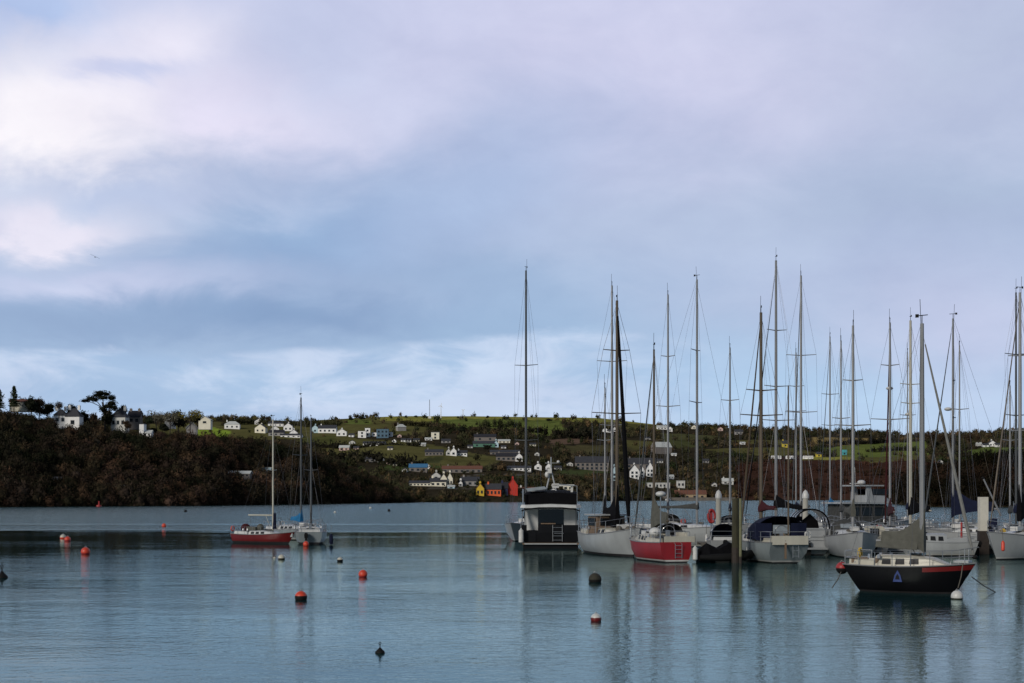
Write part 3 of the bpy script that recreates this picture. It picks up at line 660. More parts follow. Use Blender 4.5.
# hedges: one dark line of bushes each
def hedge(label, pts, h=4.5, col=(.020,.019,.013), dens_=1.3, name='hedge', w=1.6):
    out = [[], [], [], []]
    for (x0, y0), (x1, y1) in zip(pts[:-1], pts[1:]):
        a, b = onB(x0, y0), onB(x1, y1); n = max(2, int((b-a).length/(w*dens_)))
        for i in range(n):
            p = a.lerp(b, (i+rng.random()*.6)/n); q = onB(512+p.x*F/p.y, PY(p.y, p.z)); 
            out[0].append((p.x+rng.normal()*.5, p.y+rng.normal()*.5, min(p.z, q.z+2)-.5)); hh = h*(.65+.7*rng.random()); out[2].append(hh); out[1].append(w*(.8+.5*rng.random())); out[3].append(np.array(col)*(.7+.6*rng.random()))
    o = wood(name, label, *out, TF, leaf_m); del o['kind']; o['category'] = 'hedge'; return o
hedge('broad dark hedge band slanting across the middle green slope', [(330, 458), (350, 460), (380, 463), (425, 468)], 7, w=3.5)
hedge('second dark hedge above the middle green slope, left of the blue roof', [(300, 447), (340, 449), (420, 447)], 5, w=2.6)
hedge('thin dark hedge along the lower edge of the ridge field', [(440, 430), (480, 431), (520, 433), (545, 433)], 5, w=2.4)
hedge('short row of bare hedge trees standing in the ridge field', [(480, 427.5), (505, 427), (522, 428)], 7, (.05,.055,.025), w=2.2)
hedge('dark hedge under the tan field at the right', [(818, 444), (850, 445), (880, 443), (925, 440)], 6, w=3)
hedge('dark hedge crossing the lower part of the far green field', [(868, 452), (900, 451), (930, 452)], 5, w=3)
hedge('dark hedge line along the foot of the white farm field', [(950, 458), (985, 459), (1030, 460)], 7, w=3)
hedge('dark tree line below the ridge field right of the tall mast', [(545, 437), (565, 438), (600, 440)], 8, w=3.5)
hedge('thin hedge on the slope above the cream boxy house', [(400, 425), (430, 427), (455, 428)], 5, (.045,.04,.02), w=2.4)
hedge('hedge behind the white hilltop cluster at the left', [(225, 424), (255, 424), (300, 426), (340, 426)], 6, (.04,.04,.02), w=3)

# ------------------------------------------------------------------ single trees along the skylines
bark_m = mat('bark', (.045,.035,.028), .9, var=.3, scale=2)
def leafmat(n, c): 
    return mat('foliage_'+n, c, .9, var=.35, scale=.4, spec=.05)
def leaf_blobs(blobs, per, size, seed):
    """foliage filling several ellipsoids: a lumpy heart and many small faces in each"""
    Vs, Fs, n = [], [], 0
    for i, (c, r) in enumerate(blobs):
        V, Fc = crown_template(per, size/np.mean(r), seed+i, core=.62)
        V = V*np.array(r)+np.array(c); Vs.append(V); Fs.append(Fc+n); n += len(V)
    return np.concatenate(Vs), np.concatenate(Fs)
def tree(name, label, cat, pos, h, kind, lm, seed=0, wide=1.0, group=None):
    o = thing(name, label, cat, pos, 0, group); r = np.random.default_rng(seed+50)
    t = MB()
    if kind == 'conifer':
        t.path([(0,0,-1), (0,0,h*.5), (0,0,h*.97)], [h*.022, h*.014, .02])
        blobs = [((r.normal()*.02*h, 0, h*(.2+.085*i)), (h*.20*wide*(1-i/10.5), h*.20*wide*(1-i/10.5), h*.075)) for i in range(9)]
        V, Fc = leaf_blobs(blobs, 60, h*.045, seed)
    elif kind == 'bare':
        t.path([(0,0,-1), (.1,0,h*.3), (0,.1,h*.6)], [h*.025, h*.018, h*.008])
        for i in range(7):
            a = i*2.4; t.path([(0,0,h*(.22+.04*i)), (math.cos(a)*h*.16, math.sin(a)*h*.16, h*(.5+.03*i)), (math.cos(a)*h*.26*wide, math.sin(a)*h*.26, h*(.74+.03*i))], [h*.01, h*.006, .03])
        blobs = [((r.normal()*h*.16*wide, r.normal()*h*.12, h*(.55+.22*r.random())), (h*.19, h*.17, h*.17)) for i in range(7)]
        Vs, Fs, n = [], [], 0
        for i, (c, rr) in enumerate(blobs):
            V, Fc = crown_template(130, h*.035/np.mean(rr), seed+i, core=.3); V = V*np.array(rr)+np.array(c); Vs.append(V); Fs.append(Fc+n); n += len(V)
        V, Fc = np.concatenate(Vs), np.concatenate(Fs)
    else:
        t.path([(0,0,-1), (.1,0,h*.25), (0,.1,h*.5)], [h*.03, h*.022, h*.012])
        for i in range(4):
            a = i*1.7; t.path([(0,0,h*.25), (math.cos(a)*h*.12, math.sin(a)*h*.12, h*.45), (math.cos(a)*h*.24*wide, math.sin(a)*h*.2, h*.62)], [h*.014, h*.009, .03])
        blobs = [((math.cos(i*2.4)*h*.2*wide*(.5+r.random()*.6), math.sin(i*2.4)*h*.2, h*(.38+.34*r.random())), (h*.24*wide, h*.22, h*.22)) for i in range(7)]+[((0,0,h*.74), (h*.22*wide, h*.2, h*.22))]
        V, Fc = leaf_blobs(blobs, 90, h*.05, seed)
    t.build('trunk', bark_m, o)
    c = np_mesh('crown', V, Fc, None, lm); c.parent = o
    return o
EVG, DRK, OLV, BRN, GRY = leafmat('evergreen', (.026,.034,.018)), leafmat('dark', (.013,.015,.009)), leafmat('olive', (.15,.13,.038)), leafmat('brown', (.048,.032,.02)), leafmat('greybare', (.15,.14,.10))
TA = [ # px, base, height px, kind, material, wide, label, dy
 (14, 411, 26, 'conifer', EVG, 1.5, 'tall spiky conifer rising above the cream bungalow'),
 (0, 412, 24, 'conifer', EVG, 1.5, 'pale blue-grey conifer cut by the left edge of the photo'),
 (22, 415, 19, 'round', BRN, 1.0, 'reddish brown tree right of the tall spiky conifer'),
 (31, 418, 24, 'round', DRK, .9, 'dark square-topped tree, left one of a pair above the headland'),
 (39, 419, 23, 'round', BRN, .7, 'narrow brown tree, right one of the pair left of the domed tree'),
 (47, 421, 20, 'round', DRK, 1.1, 'dark domed tree between the brown pair and the villa'),
 (59, 416, 16, 'bare', BRN, .5, 'thin leafless tree behind the villa wing'),
 (71, 421, 19, 'round', DRK, .9, 'rounded dark tree behind the square villa front'),
 (83, 430, 21, 'round', DRK, .9, 'dense dark tree between the villa and the umbrella pine'),
 (93, 431, 20, 'round', BRN, .7, 'rust-brown tree left of the umbrella pine trunk'),
 (107, 430, 22, 'round', DRK, .8, 'dark evergreen filling the space under the umbrella pine'),
 (123, 421, 18, 'round', DRK, .7, 'dark tree rising behind the half hidden white villa'),
 (127, 432, 13, 'round', BRN, 1.0, 'low brown bush right of the half hidden white villa'),
 (149, 427, 11, 'round', EVG, 1.1, 'low dark green tree right of the steep-roofed house'),
 (156, 432, 24, 'bare', GRY, 1.5, 'pale grey leafless tree with a wide crown on the headland ridge'),
 (164, 434, 12, 'round', DRK, 1.2, 'black-green shrubby tree under the white gable'),
 (170, 431, 22, 'bare', GRY, 1.1, 'second pale leafless tree right of the wide-crowned one'),
 (178, 433, 25, 'round', DRK, 1.0, 'tall dark round tree beside the olive-coloured one'),
 (190, 432, 25, 'bare', OLV, 1.6, 'large olive-yellow tree with a broad crown'),
 (197, 426, 13, 'round', DRK, .9, 'dark tree at the right shoulder of the olive-yellow tree'),
 (153, 438, 12, 'round', DRK, 1.2, 'dark tree below the pale leafless tree at the wood edge'),
]
for i, (px, by, hp, kd, lm, wd, lab) in enumerate(TA):
    p = onA(px, by, -4+(i % 3)*4); tree({'conifer': 'conifer_tree', 'bare': 'bare_tree', 'round': 'broad_tree'}[kd], lab, 'tree', p, hp*p.y/F, kd, lm, i*11, wd, None)
TB = [(213, 426, 10, 'bare', OLV, 1.4, 'low olive tree right of the pale yellow gabled house'), (226, 423, 10, 'bare', GRY, 1.5, 'first grey-green skyline tree behind the hip-roofed bungalow'),
 (243, 423, 8, 'bare', OLV, 1.6, 'low olive skyline tree between bungalow and hilltop cluster'), (256, 424, 9, 'bare', OLV, 1.5, 'rounded brown-green skyline tree above the cream gable'),
 (268, 424, 8, 'bare', BRN, 1.5, 'brown skyline tree just left of the left anchored mast'), (287, 424, 6, 'bare', OLV, 1.8, 'low wide skyline tree between the two left masts'),
 (311, 423, 6, 'bare', BRN, 1.8, 'low brown skyline tree behind the grey boat mast'), (336, 421, 5, 'round', EVG, 1.1, 'small dark skyline tree right of the broad white house'),
 (351, 421.5, 5, 'round', DRK, 1.8, 'dark flat clump on the skyline, left one of two'), (362, 421, 5.5, 'round', DRK, 1.7, 'dark flat clump on the skyline, right one of two'),
 (372, 422, 7, 'bare', OLV, 1.3, 'pale bushy skyline tree beside the dark clumps'), (379, 421.5, 5.5, 'bare', GRY, 1.3, 'thin pale skyline tree above the glass house'),
 (391, 419.5, 3.5, 'round', EVG, 1.3, 'tiny dark skyline bush left of the radio mast'), (406, 418.5, 3.5, 'round', EVG, 1.7, 'low dark skyline bush halfway to the radio mast'),
 (416, 418.4, 3.5, 'round', EVG, 1.9, 'wider low skyline bush just left of the radio mast'), (426.5, 418.8, 3, 'round', EVG, 1.3, 'tiny bush at the foot of the radio mast'),
 (437.5, 418.8, 3, 'round', EVG, 1.4, 'tiny bush at the foot of the left wind turbine'), (458, 419, 3.2, 'round', EVG, 1.2, 'single small bush left of the right wind turbine'),
 (487.5, 419.3, 4.2, 'round', DRK, 1.2, 'lone dark round bush on the ridge field skyline'), (549, 423, 5, 'round', DRK, 2.0, 'dark flat clump on the skyline right of the tall mast'),
 (557, 421.5, 4, 'round', OLV, 2.2, 'low olive clump at the skyline above the dark trees'), (571, 435, 10, 'round', DRK, .9, 'dark tree at the right end of the ridge field'),
 (585, 436, 11, 'round', DRK, 1.5, 'big black-green tree left of the masts above the white cutter'), (578, 439, 9, 'round', DRK, 1.2, 'dark tree in front of the big black-green one'),
 (462, 436, 11, 'round', DRK, 1.2, 'very dark tree right of the cream boxy house'), (474, 435, 9, 'round', BRN, 1.3, 'brown tree under the ridge field left of the dark roof'),
 (455, 437, 8, 'bare', BRN, 1.2, 'brown tree between the cream boxy house and the very dark tree'), (487, 452, 8, 'round', DRK, 1.3, 'dark conifer clump in front of the pale green gable'),
 (689, 430.5, 6, 'bare', GRY, 1.4, 'thin leafless skyline tree beside the small cream house'), (681, 431, 5, 'bare', BRN, 1.8, 'brown skyline tree left of the small cream house'),
 (712, 432, 6, 'bare', OLV, 1.3, 'olive skyline tree left of the peach-coloured house'), (719, 430, 6, 'bare', BRN, 1.2, 'brown skyline tree behind the peach-coloured house'),
 (735, 433, 5, 'bare', BRN, 2.0, 'wide brown skyline clump right of the peach-coloured house'), (750, 434, 4.5, 'round', BRN, 2.0, 'low dark skyline clump left of the twin mast'),
 (757, 439, 10, 'round', DRK, 1.0, 'black tree right below the skyline at the twin mast'), (768, 436, 4, 'round', DRK, 2.0, 'low dark skyline clump between the twin mast and the tallest mast'),
 (788, 434.5, 4, 'round', BRN, 2.2, 'low brown skyline clump above the yellow house'), (815, 433.5, 5.5, 'bare', BRN, 1.6, 'domed bare skyline tree right of the tall thick mast'),
 (840, 434.5, 4, 'round', DRK, 2.2, 'low dark skyline clump left of the radar mast'), (857, 436, 5, 'conifer', DRK, 1.6, 'small pointed skyline conifer, left one of two'),
 (864, 436.5, 5, 'conifer', DRK, 1.6, 'small pointed skyline conifer, right one of two'), (886, 438, 5, 'round', DRK, 2.2, 'dark skyline clump behind the mast with the white radar dome'),
 (900, 438.5, 4.5, 'round', BRN, 2.2, 'brown skyline clump left of the thick white mast'), (931, 448, 18, 'bare', BRN, 1.3, 'large red-brown domed wood tree right of the black sloop mast'),
 (942, 450, 19, 'bare', BRN, 1.1, 'largest brown domed tree behind the slanting furled sail'), (951, 449, 15, 'bare', BRN, 1.1, 'brown tree just right of the slanting furled sail'),
 (969, 449, 18, 'bare', BRN, 1.1, 'pointed brown tree left of the white farm'), (978, 446, 12, 'bare', BRN, 1.0, 'smaller brown tree touching the white farm'),
 (990, 440, 6, 'bare', BRN, 2.0, 'low brown clump behind the white farm'), (1003, 437, 4.5, 'round', DRK, 2.2, 'dark skyline clump left of the far right masts'), (1020, 437, 4.5, 'round', BRN, 2.2, 'brown skyline clump at the right edge'),
 (938, 460, 9, 'bare', BRN, 1.6, 'low brown tree at the foot of the domed wood')]
for i, (px, by, hp, kd, lm, wd, lab) in enumerate(TB):
    p = onB(px, by); p.z = Z(by, p.y); tree({'conifer': 'conifer_tree', 'bare': 'bare_tree', 'round': 'broad_tree'}[kd], lab, 'tree', p, hp*p.y/F, kd, lm, 300+i*13, wd)
# the umbrella pine
def umbrella_pine():
    p = onA(104, 430, 0); s = p.y/F; o = thing('umbrella_pine', 'tall umbrella pine with a wind-swept flat dark crown on the headland', 'tree', p)
    q = lambda px, py, y=0: ((px-104)*s, y, (430-py)*s)
    t = MB(); t.path([q(105, 434), q(105, 420), q(104, 410), q(102, 402)], [.42, .36, .3, .2])
    for a in ([q(104.5, 414), q(99, 406, .6), q(93, 403, .8), q(87, 401.5, .5)], [q(104, 410), q(98, 402, -.8), q(94, 397, -.8)], [q(104.5, 412), q(109, 404, .9), q(114, 401, .6)], [q(104, 408), q(103, 398, -.5), q(106, 393, 0)], [q(105, 416), q(111, 409, -.6), q(117, 406, -.4)]):
        t.path(a, [.22]+[.15]*(len(a)-2)+[.06])
    t.build('trunk', bark_m, o)
    B = [(86,401,6,2.2),(91,398.5,7,3),(97,395,7,3.2),(101,393,7,3),(106,394,6,3.2),(111,398,5,3.5),(104,398,8,3),(112,403,5.5,3.5),(108,406,7,4),(115,408,4,3),(103,409,4.5,4.5),(107,413,6,5),(95,400,6,2.4)]
    blobs = [(((x-104)*s, (i % 3-1)*1.1, (430-y)*s), (rx*s, 2.3, rz*s)) for i, (x, y, rx, rz) in enumerate(B)]
    V, Fc = leaf_blobs(blobs, 170, .42, 77); c = np_mesh('crown', V, Fc, None, DRK); c.parent = o
umbrella_pine()
# radio mast and turbines on the ridge
steel_m = mat('galvanised_steel', (.16,.17,.18), .5, var=.1); white_m = mat('turbine_white', (.7,.7,.7), .5, var=.05)
p = onB(429.5, 418.5); s = p.y/F
o = thing('radio_mast', 'thin dark lattice radio mast on the ridge, tallest of the three ridge poles', 'radio mast', p)
b = MB(); H = 19*s
for k in range(3):
    a = k*2.094; b.path([(math.cos(a)*.5, math.sin(a)*.5, 0), (math.cos(a)*.25, math.sin(a)*.25, H)], .12, n=4)
for i in range(14):
    z0 = H*i/14; r0 = .5-.25*i/14
    for k in range(3): a, c = k*2.094, (k+1)*2.094; b.path([(math.cos(a)*r0, math.sin(a)*r0, z0), (math.cos(c)*r0, math.sin(c)*r0, z0+H/14)], .05, n=3)
b.build('lattice', steel_m, o); b = MB(); b.box((.3, 0, 1.1), (3.0, 3, 2.2)); b.box((.3, 0, 2.3), (3.3, 3.3, .2)); b.build('equipment_cabin', white_m, o)
for px, by, top, lab, rr, ph in ((441, 418.5, 406, 'white wind turbine just right of the radio mast', 5.5, .3), (463, 418.8, 410.5, 'smaller wind turbine farther right along the ridge', 4, 1.1)):
    p = onB(px, by); s = p.y/F; h = (by-top)*s; o = thing('wind_turbine', lab, 'wind turbine', p, 0, 'wind turbines on the ridge')
    b = MB(); b.path([(0,0,-.5), (0,0,h)], [.45, .22], n=8); b.build('tower', white_m, o)
    b = MB(); b.box((0, .3, h+.2), (.5, 1.6, .5)); b.build('nacelle', white_m, o)
    hb = MB(); hb.ball((0, -.7, h+.2), .3); hub = hb.build('hub', white_m, o)
    for k in range(3):
        a = ph+k*2.094; d = Vector((math.sin(a), 0, math.cos(a))); e = Vector((d.z, 0, -d.x)); c = Vector((0, -.8, h+.2)); L_ = rr*s*.6
        rings = [[c+d*(L_*t)+e*w*u+Vector((0, v, 0)) for u, v in ((-1, 0), (0, .05), (1, 0), (0, -.05))] for t, w in ((.03, .12), (.2, .3), (.6, .18), (1, .04))]
        q = MB(); q.loft(rings); q.build('blade', white_m, hub)
# slipway and quay walls at the village
q = MB(); stone_m = mat('quay_stone', (.13,.115,.10), .9, var=.3, scale=.5)
a = onB(470, 500); b_ = onB(560, 499); Yq = 742
for (x0, x1, y0, z1, lab) in ((462, 535, 733, 1.9, 'dark stone quay wall in front of the coloured houses'), (635, 735, 860, 1.8, 'low stone quay wall in front of the tan boathouse')):
    w = MB(); xa, xb = X(x0, y0), X(x1, y0); n = 10
    w.box(((xa+xb)/2, y0, z1/2-.5), (xb-xa, 2.2, z1+1)); w.box(((xa+xb)/2, y0, z1+.08), (xb-xa+.3, 2.5, .16))
    tag(w.build('quay_wall', stone_m), lab, 'wall')
w = MB(); xa = X(497, 728); w.add([(xa-6, 731, 2.6), (xa+1, 731, 2.6), (xa+10, 726, -.3), (xa+3, 724, -.3), (xa-6, 731, -1), (xa+1, 731, -1)], [(0,3,2,1), (0,4,3), (1,2,5)])
tag(w.build('slipway', mat('slip_concrete', (.30,.27,.22), .9, var=.2)), 'pale sloping slipway below the orange house', 'slipway')
# ------------------------------------------------------------------ boats
M = dict(
 white=mat('gelcoat_white', (.30,.315,.32), .35, var=.14, scale=1.2, streak=True), offwhite=mat('gelcoat_cream', (.42,.40,.33), .4, var=.15, scale=1.5, streak=True),  # hull white is darkened in its colour to stand for cloud shadow
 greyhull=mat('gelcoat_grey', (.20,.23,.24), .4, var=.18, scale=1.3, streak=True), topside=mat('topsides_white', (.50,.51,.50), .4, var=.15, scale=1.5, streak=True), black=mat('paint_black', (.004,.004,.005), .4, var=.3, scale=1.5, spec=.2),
 navy=mat('canvas_navy', (.006,.009,.028), .85, var=.3, scale=4, bump=.3, spec=.2), blackcloth=mat('canvas_black', (.004,.004,.005), .9, var=.3, scale=4, bump=.3, spec=.08),
 red=mat('paint_red', (.22,.006,.008), .35, var=.2, scale=1.5, streak=True), darkred=mat('paint_dark_red', (.11,.007,.008), .4, var=.25, scale=1.5, streak=True),
 redband=mat('paint_red_band', (.13,.008,.008), .4, var=.15), antifoul=mat('antifouling', (.018,.016,.018), .7, var=.3), antiblue=mat('antifouling_blue', (.02,.035,.07), .7, var=.3),
 boot=mat('boot_stripe', (.40,.40,.38), .5, var=.2), alu=mat('mast_aluminium', (.21,.215,.22), .5, metal=.2, var=.15, scale=.8), alud=mat('mast_dark_grey', (.06,.065,.068), .5, metal=.1, var=.2, scale=.8),
 wood=mat('varnished_spar', (.075,.055,.033), .55, var=.25, scale=2, streak=True), wire=mat('rigging_wire', (.10,.10,.11), .4, metal=.5, var=.05), steel=mat('stainless_tube', (.35,.36,.37), .3, metal=.7, var=.05),
 winglass=mat('porthole_smoked', (.008,.009,.011), .5, var=.2, spec=.25), glass=mat('cabin_window', (.006,.007,.009), .12, var=.2), blue=mat('canvas_blue', (.012,.12,.27), .8, var=.25, scale=4, bump=.3, spec=.2), grey=mat('canvas_grey', (.05,.052,.05), .85, var=.25, scale=4, bump=.3, spec=.2),
 olive=mat('canvas_olive_grey', (.085,.085,.072), .85, var=.25, scale=4, bump=.3, spec=.2), maroon=mat('canvas_maroon', (.045,.008,.010), .85, var=.25, scale=4, bump=.3, spec=.2),
 teak=mat('weathered_teak', (.14,.095,.06), .7, var=.3, scale=5, streak=True), rubber=mat('black_rubber', (.006,.006,.006), .7, var=.2, spec=.2), palecloth=mat('canvas_pale_grey', (.17,.17,.16), .85, var=.2, scale=4, spec=.2), clear=mat('vinyl_window', (.22,.25,.27), .25, var=.3, scale=2),
 orange=mat('buoy_orange', (.55,.05,.02), .45, var=.25, scale=3), redbuoy=mat('buoy_red', (.30,.02,.02), .5, var=.3, scale=3), weed=mat('weed_growth', (.022,.020,.012), .8, var=.4, scale=6, bump=.5),
 rope=mat('mooring_rope', (.10,.09,.075), .9, var=.2), whiteplastic=mat('white_plastic', (.50,.50,.48), .4, var=.12), yellow=mat('yellow_plastic', (.50,.33,.04), .5, var=.2), deck=mat('deck_nonslip', (.33,.32,.29), .7, var=.15, scale=3))
class Hull:
    def __init__(s, L, B, Fb, ts=.72, rake=.9, srake=.3, sheer=.28, full=1.0, draft=.5):
        s.L, s.B, s.F, s.ts, s.rake, s.srake, s.sheer, s.full, s.draft = L, B, Fb, ts, rake, srake, sheer, full, draft
    def beam(s, u):
        if u < .45: q = s.ts+(1-s.ts)*math.sin(u/.45*math.pi/2)
        else: q = max(1-((u-.45)/.55)**(2.1*s.full), 0)**.85
        return s.B/2*max(q, .012)
    def top(s, u): return s.F*(1+s.sheer*((u-.35)**2)/.42*(1 if u > .35 else .6))
    def x(s, u, z=None):
        x = -s.L/2+s.L*u; zt = s.top(u)
        if z is None: z = zt
        t = min(max((zt-z)/(zt+s.draft), 0), 1.2)
        x -= s.rake*t*max(0, (u-.55)/.45)**1.5*1.3
        x += s.srake*t*max(0, (.25-u)/.25)*1.3
        return x
    def pt(s, u, side, off=0.0, dz=0.0):
        return Vector((s.x(u), side*max(s.beam(u)-off, .01), s.top(u)+dz))
def hull_mesh(h, o, hullm, bootm, anti, band=None, nu=20):
    us = [i/nu for i in range(nu+1)]; b = MB(); rings = []
    for u in us:
        zt = h.top(u); zs = [zt, zt-.07, zt*.78, zt*.5, .16, .07, -.12, -h.draft]
        side = []
        for z in zs:
            t = (zt-z)/(zt+h.draft); wv = 1-.10*t-.86*max(0, (t-.35)/.65)**1.8
            if u > .6: wv *= 1-.35*t*((u-.6)/.4)
            side.append((h.x(u, z), h.beam(u)*max(wv, .03), z))
        rings.append([(x, y, z) for x, y, z in side]+[(x, -y, z) for x, y, z in reversed(side)])
    n = 16; vs = [p for r in rings for p in r]; fs, mi = [], []
    for i in range(nu):
        for j in range(n-1):
            lv = min(j, 14-j)
            fs.append((i*n+j, i*n+j+1, (i+1)*n+j+1, (i+1)*n+j))
            k = 0
            if lv == 4: k = 1
            elif lv >= 5: k = 2
            elif band and band(us[i], lv): k = 3
            mi.append(k)
    b.v, b.f, b.mi = vs, fs, mi
    for j in range(7):
        k = 0 if j < 4 else (1 if j == 4 else 2)
        b.f.append((j, 15-j, 14-j, j+1)); b.mi.append(k)
        e = nu*n; b.f.append((e+j, e+j+1, e+14-j, e+15-j)); b.mi.append(k)
    ob = b.build('hull', [hullm, bootm, anti, M['redband']], o, smooth=True)
    # deck with a slight camber, and a rubbing strake
    d = MB(); rr = [[h.pt(u, 1, .03, -.04), Vector((h.x(u), 0, h.top(u)-.01)), h.pt(u, -1, .03, -.04)] for u in us]
    d.loft(rr, closed=False, cap=False); d.build('deck', M['deck'], o)
    return ob
def strake(h, o, m, r=.028):
    b = MB()
    for s in (-1, 1): b.path([h.pt(i/16, s, -.01, -.01) for i in range(17)], r, n=5)
    b.build('toe_rail', m, o)
def cabin(h, o, u0, u1, hh, wf, m, nwin=3, z0=None, name='cabin', slope=.5, win=True, door=True, hatch=True, topm=None):
    rings = []
    for u, k in ((u0, 1.0), (u0+.002, 1.0), ((u0+u1)/2, .96), (u1-(u1-u0)*slope*.45, .75), (u1, .12)):
        w = h.beam(u)*wf; z = h.top(u)-.06; zz = z+hh*k; x = h.x(u)
        rings.append([(x, -w, z), (x, -w*.86, z+hh*k*.85), (x, -w*.7, zz), (x, 0, zz+.05*k), (x, w*.7, zz), (x, w*.86, z+hh*k*.85), (x, w, z)])
    b = MB(); b.loft(rings); c = b.build(name, m, o, smooth=True)
    if win and nwin:
        for s in (-1, 1):
            for i in range(nwin):
                ua = u0+(u1-u0)*(.10+.60*i/nwin); ub = ua+(u1-u0)*.60/nwin*.66
                q = []
                for u, f in ((ua, .28), (ub, .28), (ub-.004, .78), (ua+.004, .78)):
                    w = h.beam(u)*wf; z = h.top(u)-.06; q.append(Vector((h.x(u), s*(w*(1-.165*f)+.012), z+hh*.98*f)))
                wb = MB(); wb.loft([q, [p-Vector((0, s*.05, 0)) for p in q]]); wb.build('window', M['winglass'], c)
    if door:
        x = h.x(u0); z = h.top(u0); q = MB(); q.box((x-.02, 0, z-.06+hh*.47), (.06, .62, hh*.78)); q.build('companionway', M['winglass'], c)
    if hatch:
        u = u0+(u1-u0)*.55; q = MB(); q.box((h.x(u), 0, h.top(u)-.06+hh*.98+.08), (.5, .5, .07)); q.build('hatch', M['glass'], c)
    return c
def cockpit(h, o, u0, u1, m, hh=.28):
    b = MB()
    for s in (-1, 1):
        b.loft([[(h.x(u), s*h.beam(u)*f, h.top(u)-.05+z) for f, z in ((.80, 0), (.76, hh), (.62, hh), (.58, 0))] for u in (u0, (u0+u1)/2, u1)])
    b.box((h.x(u0)+.05, 0, h.top(u0)+hh*.4), (.12, h.beam(u0)*1.3, hh*.8)); b.build('cockpit_coaming', m, o)
    w = MB(); w.box(((h.x(u0)+h.x(u1))/2, 0, h.top((u0+u1)/2)+.01), (h.x(u1)-h.x(u0)-.3, h.beam(u0)*1.0, .03)); w.build('cockpit_sole', M['teak'], o)
def rails(h, o, pulpit=True, pushpit=True, lines=True, hgt=.6, m=None):
    m = m or M['steel']; r = .018
    if pulpit:
        b = MB(); us = (.84, .93, .985)
        for s in (-1, 1):
            b.path([h.pt(.84, s, .05, 0), h.pt(.85, s, .05, hgt), h.pt(.93, s, .04, hgt+.04), h.pt(1, s*.3, 0, hgt+.08)+Vector((.1, 0, 0))], r, n=5)
            b.path([h.pt(.93, s, .05, 0), h.pt(.93, s, .04, hgt+.04)], r, n=5)
            b.path([h.pt(.845, s, .05, hgt*.5), h.pt(.93, s, .04, hgt*.52), h.pt(.99, s, 0, hgt*.5)], r*.8, n=5)
        b.path([h.pt(1, .3, 0, hgt+.08)+Vector((.1, 0, 0)), h.pt(1, -.3, 0, hgt+.08)+Vector((.1, 0, 0))], r, n=5); b.build('pulpit', m, o)
    if pushpit:
        b = MB()
        for k in (1, .5):
            b.path([h.pt(.14, 1, .06, hgt*k), h.pt(.02, 1, .06, hgt*k), h.pt(.02, -1, .06, hgt*k), h.pt(.14, -1, .06, hgt*k)], r, n=5)
        for s in (-1, 1):
            for u in (.14, .02): b.path([h.pt(u, s, .06, 0), h.pt(u, s, .06, hgt)], r, n=5)
            b.path([h.pt(.02, s*.4, .0, 0)*1.0, h.pt(.02, s*.4, 0, hgt)], r, n=5) if False else None
        b.build('pushpit', m, o)
    if lines:
        b = MB(); us = [.14, .28, .42, .56, .70, .85]
        for s in (-1, 1):
            for u in us[1:-1]: b.path([h.pt(u, s, .05, 0), h.pt(u, s, .05, hgt)], .016, n=4)
            for k in (1, .5): b.path([h.pt(u, s, .05, hgt*k) for u in us], .008, n=3)
        b.build('guard_rail', m, o)
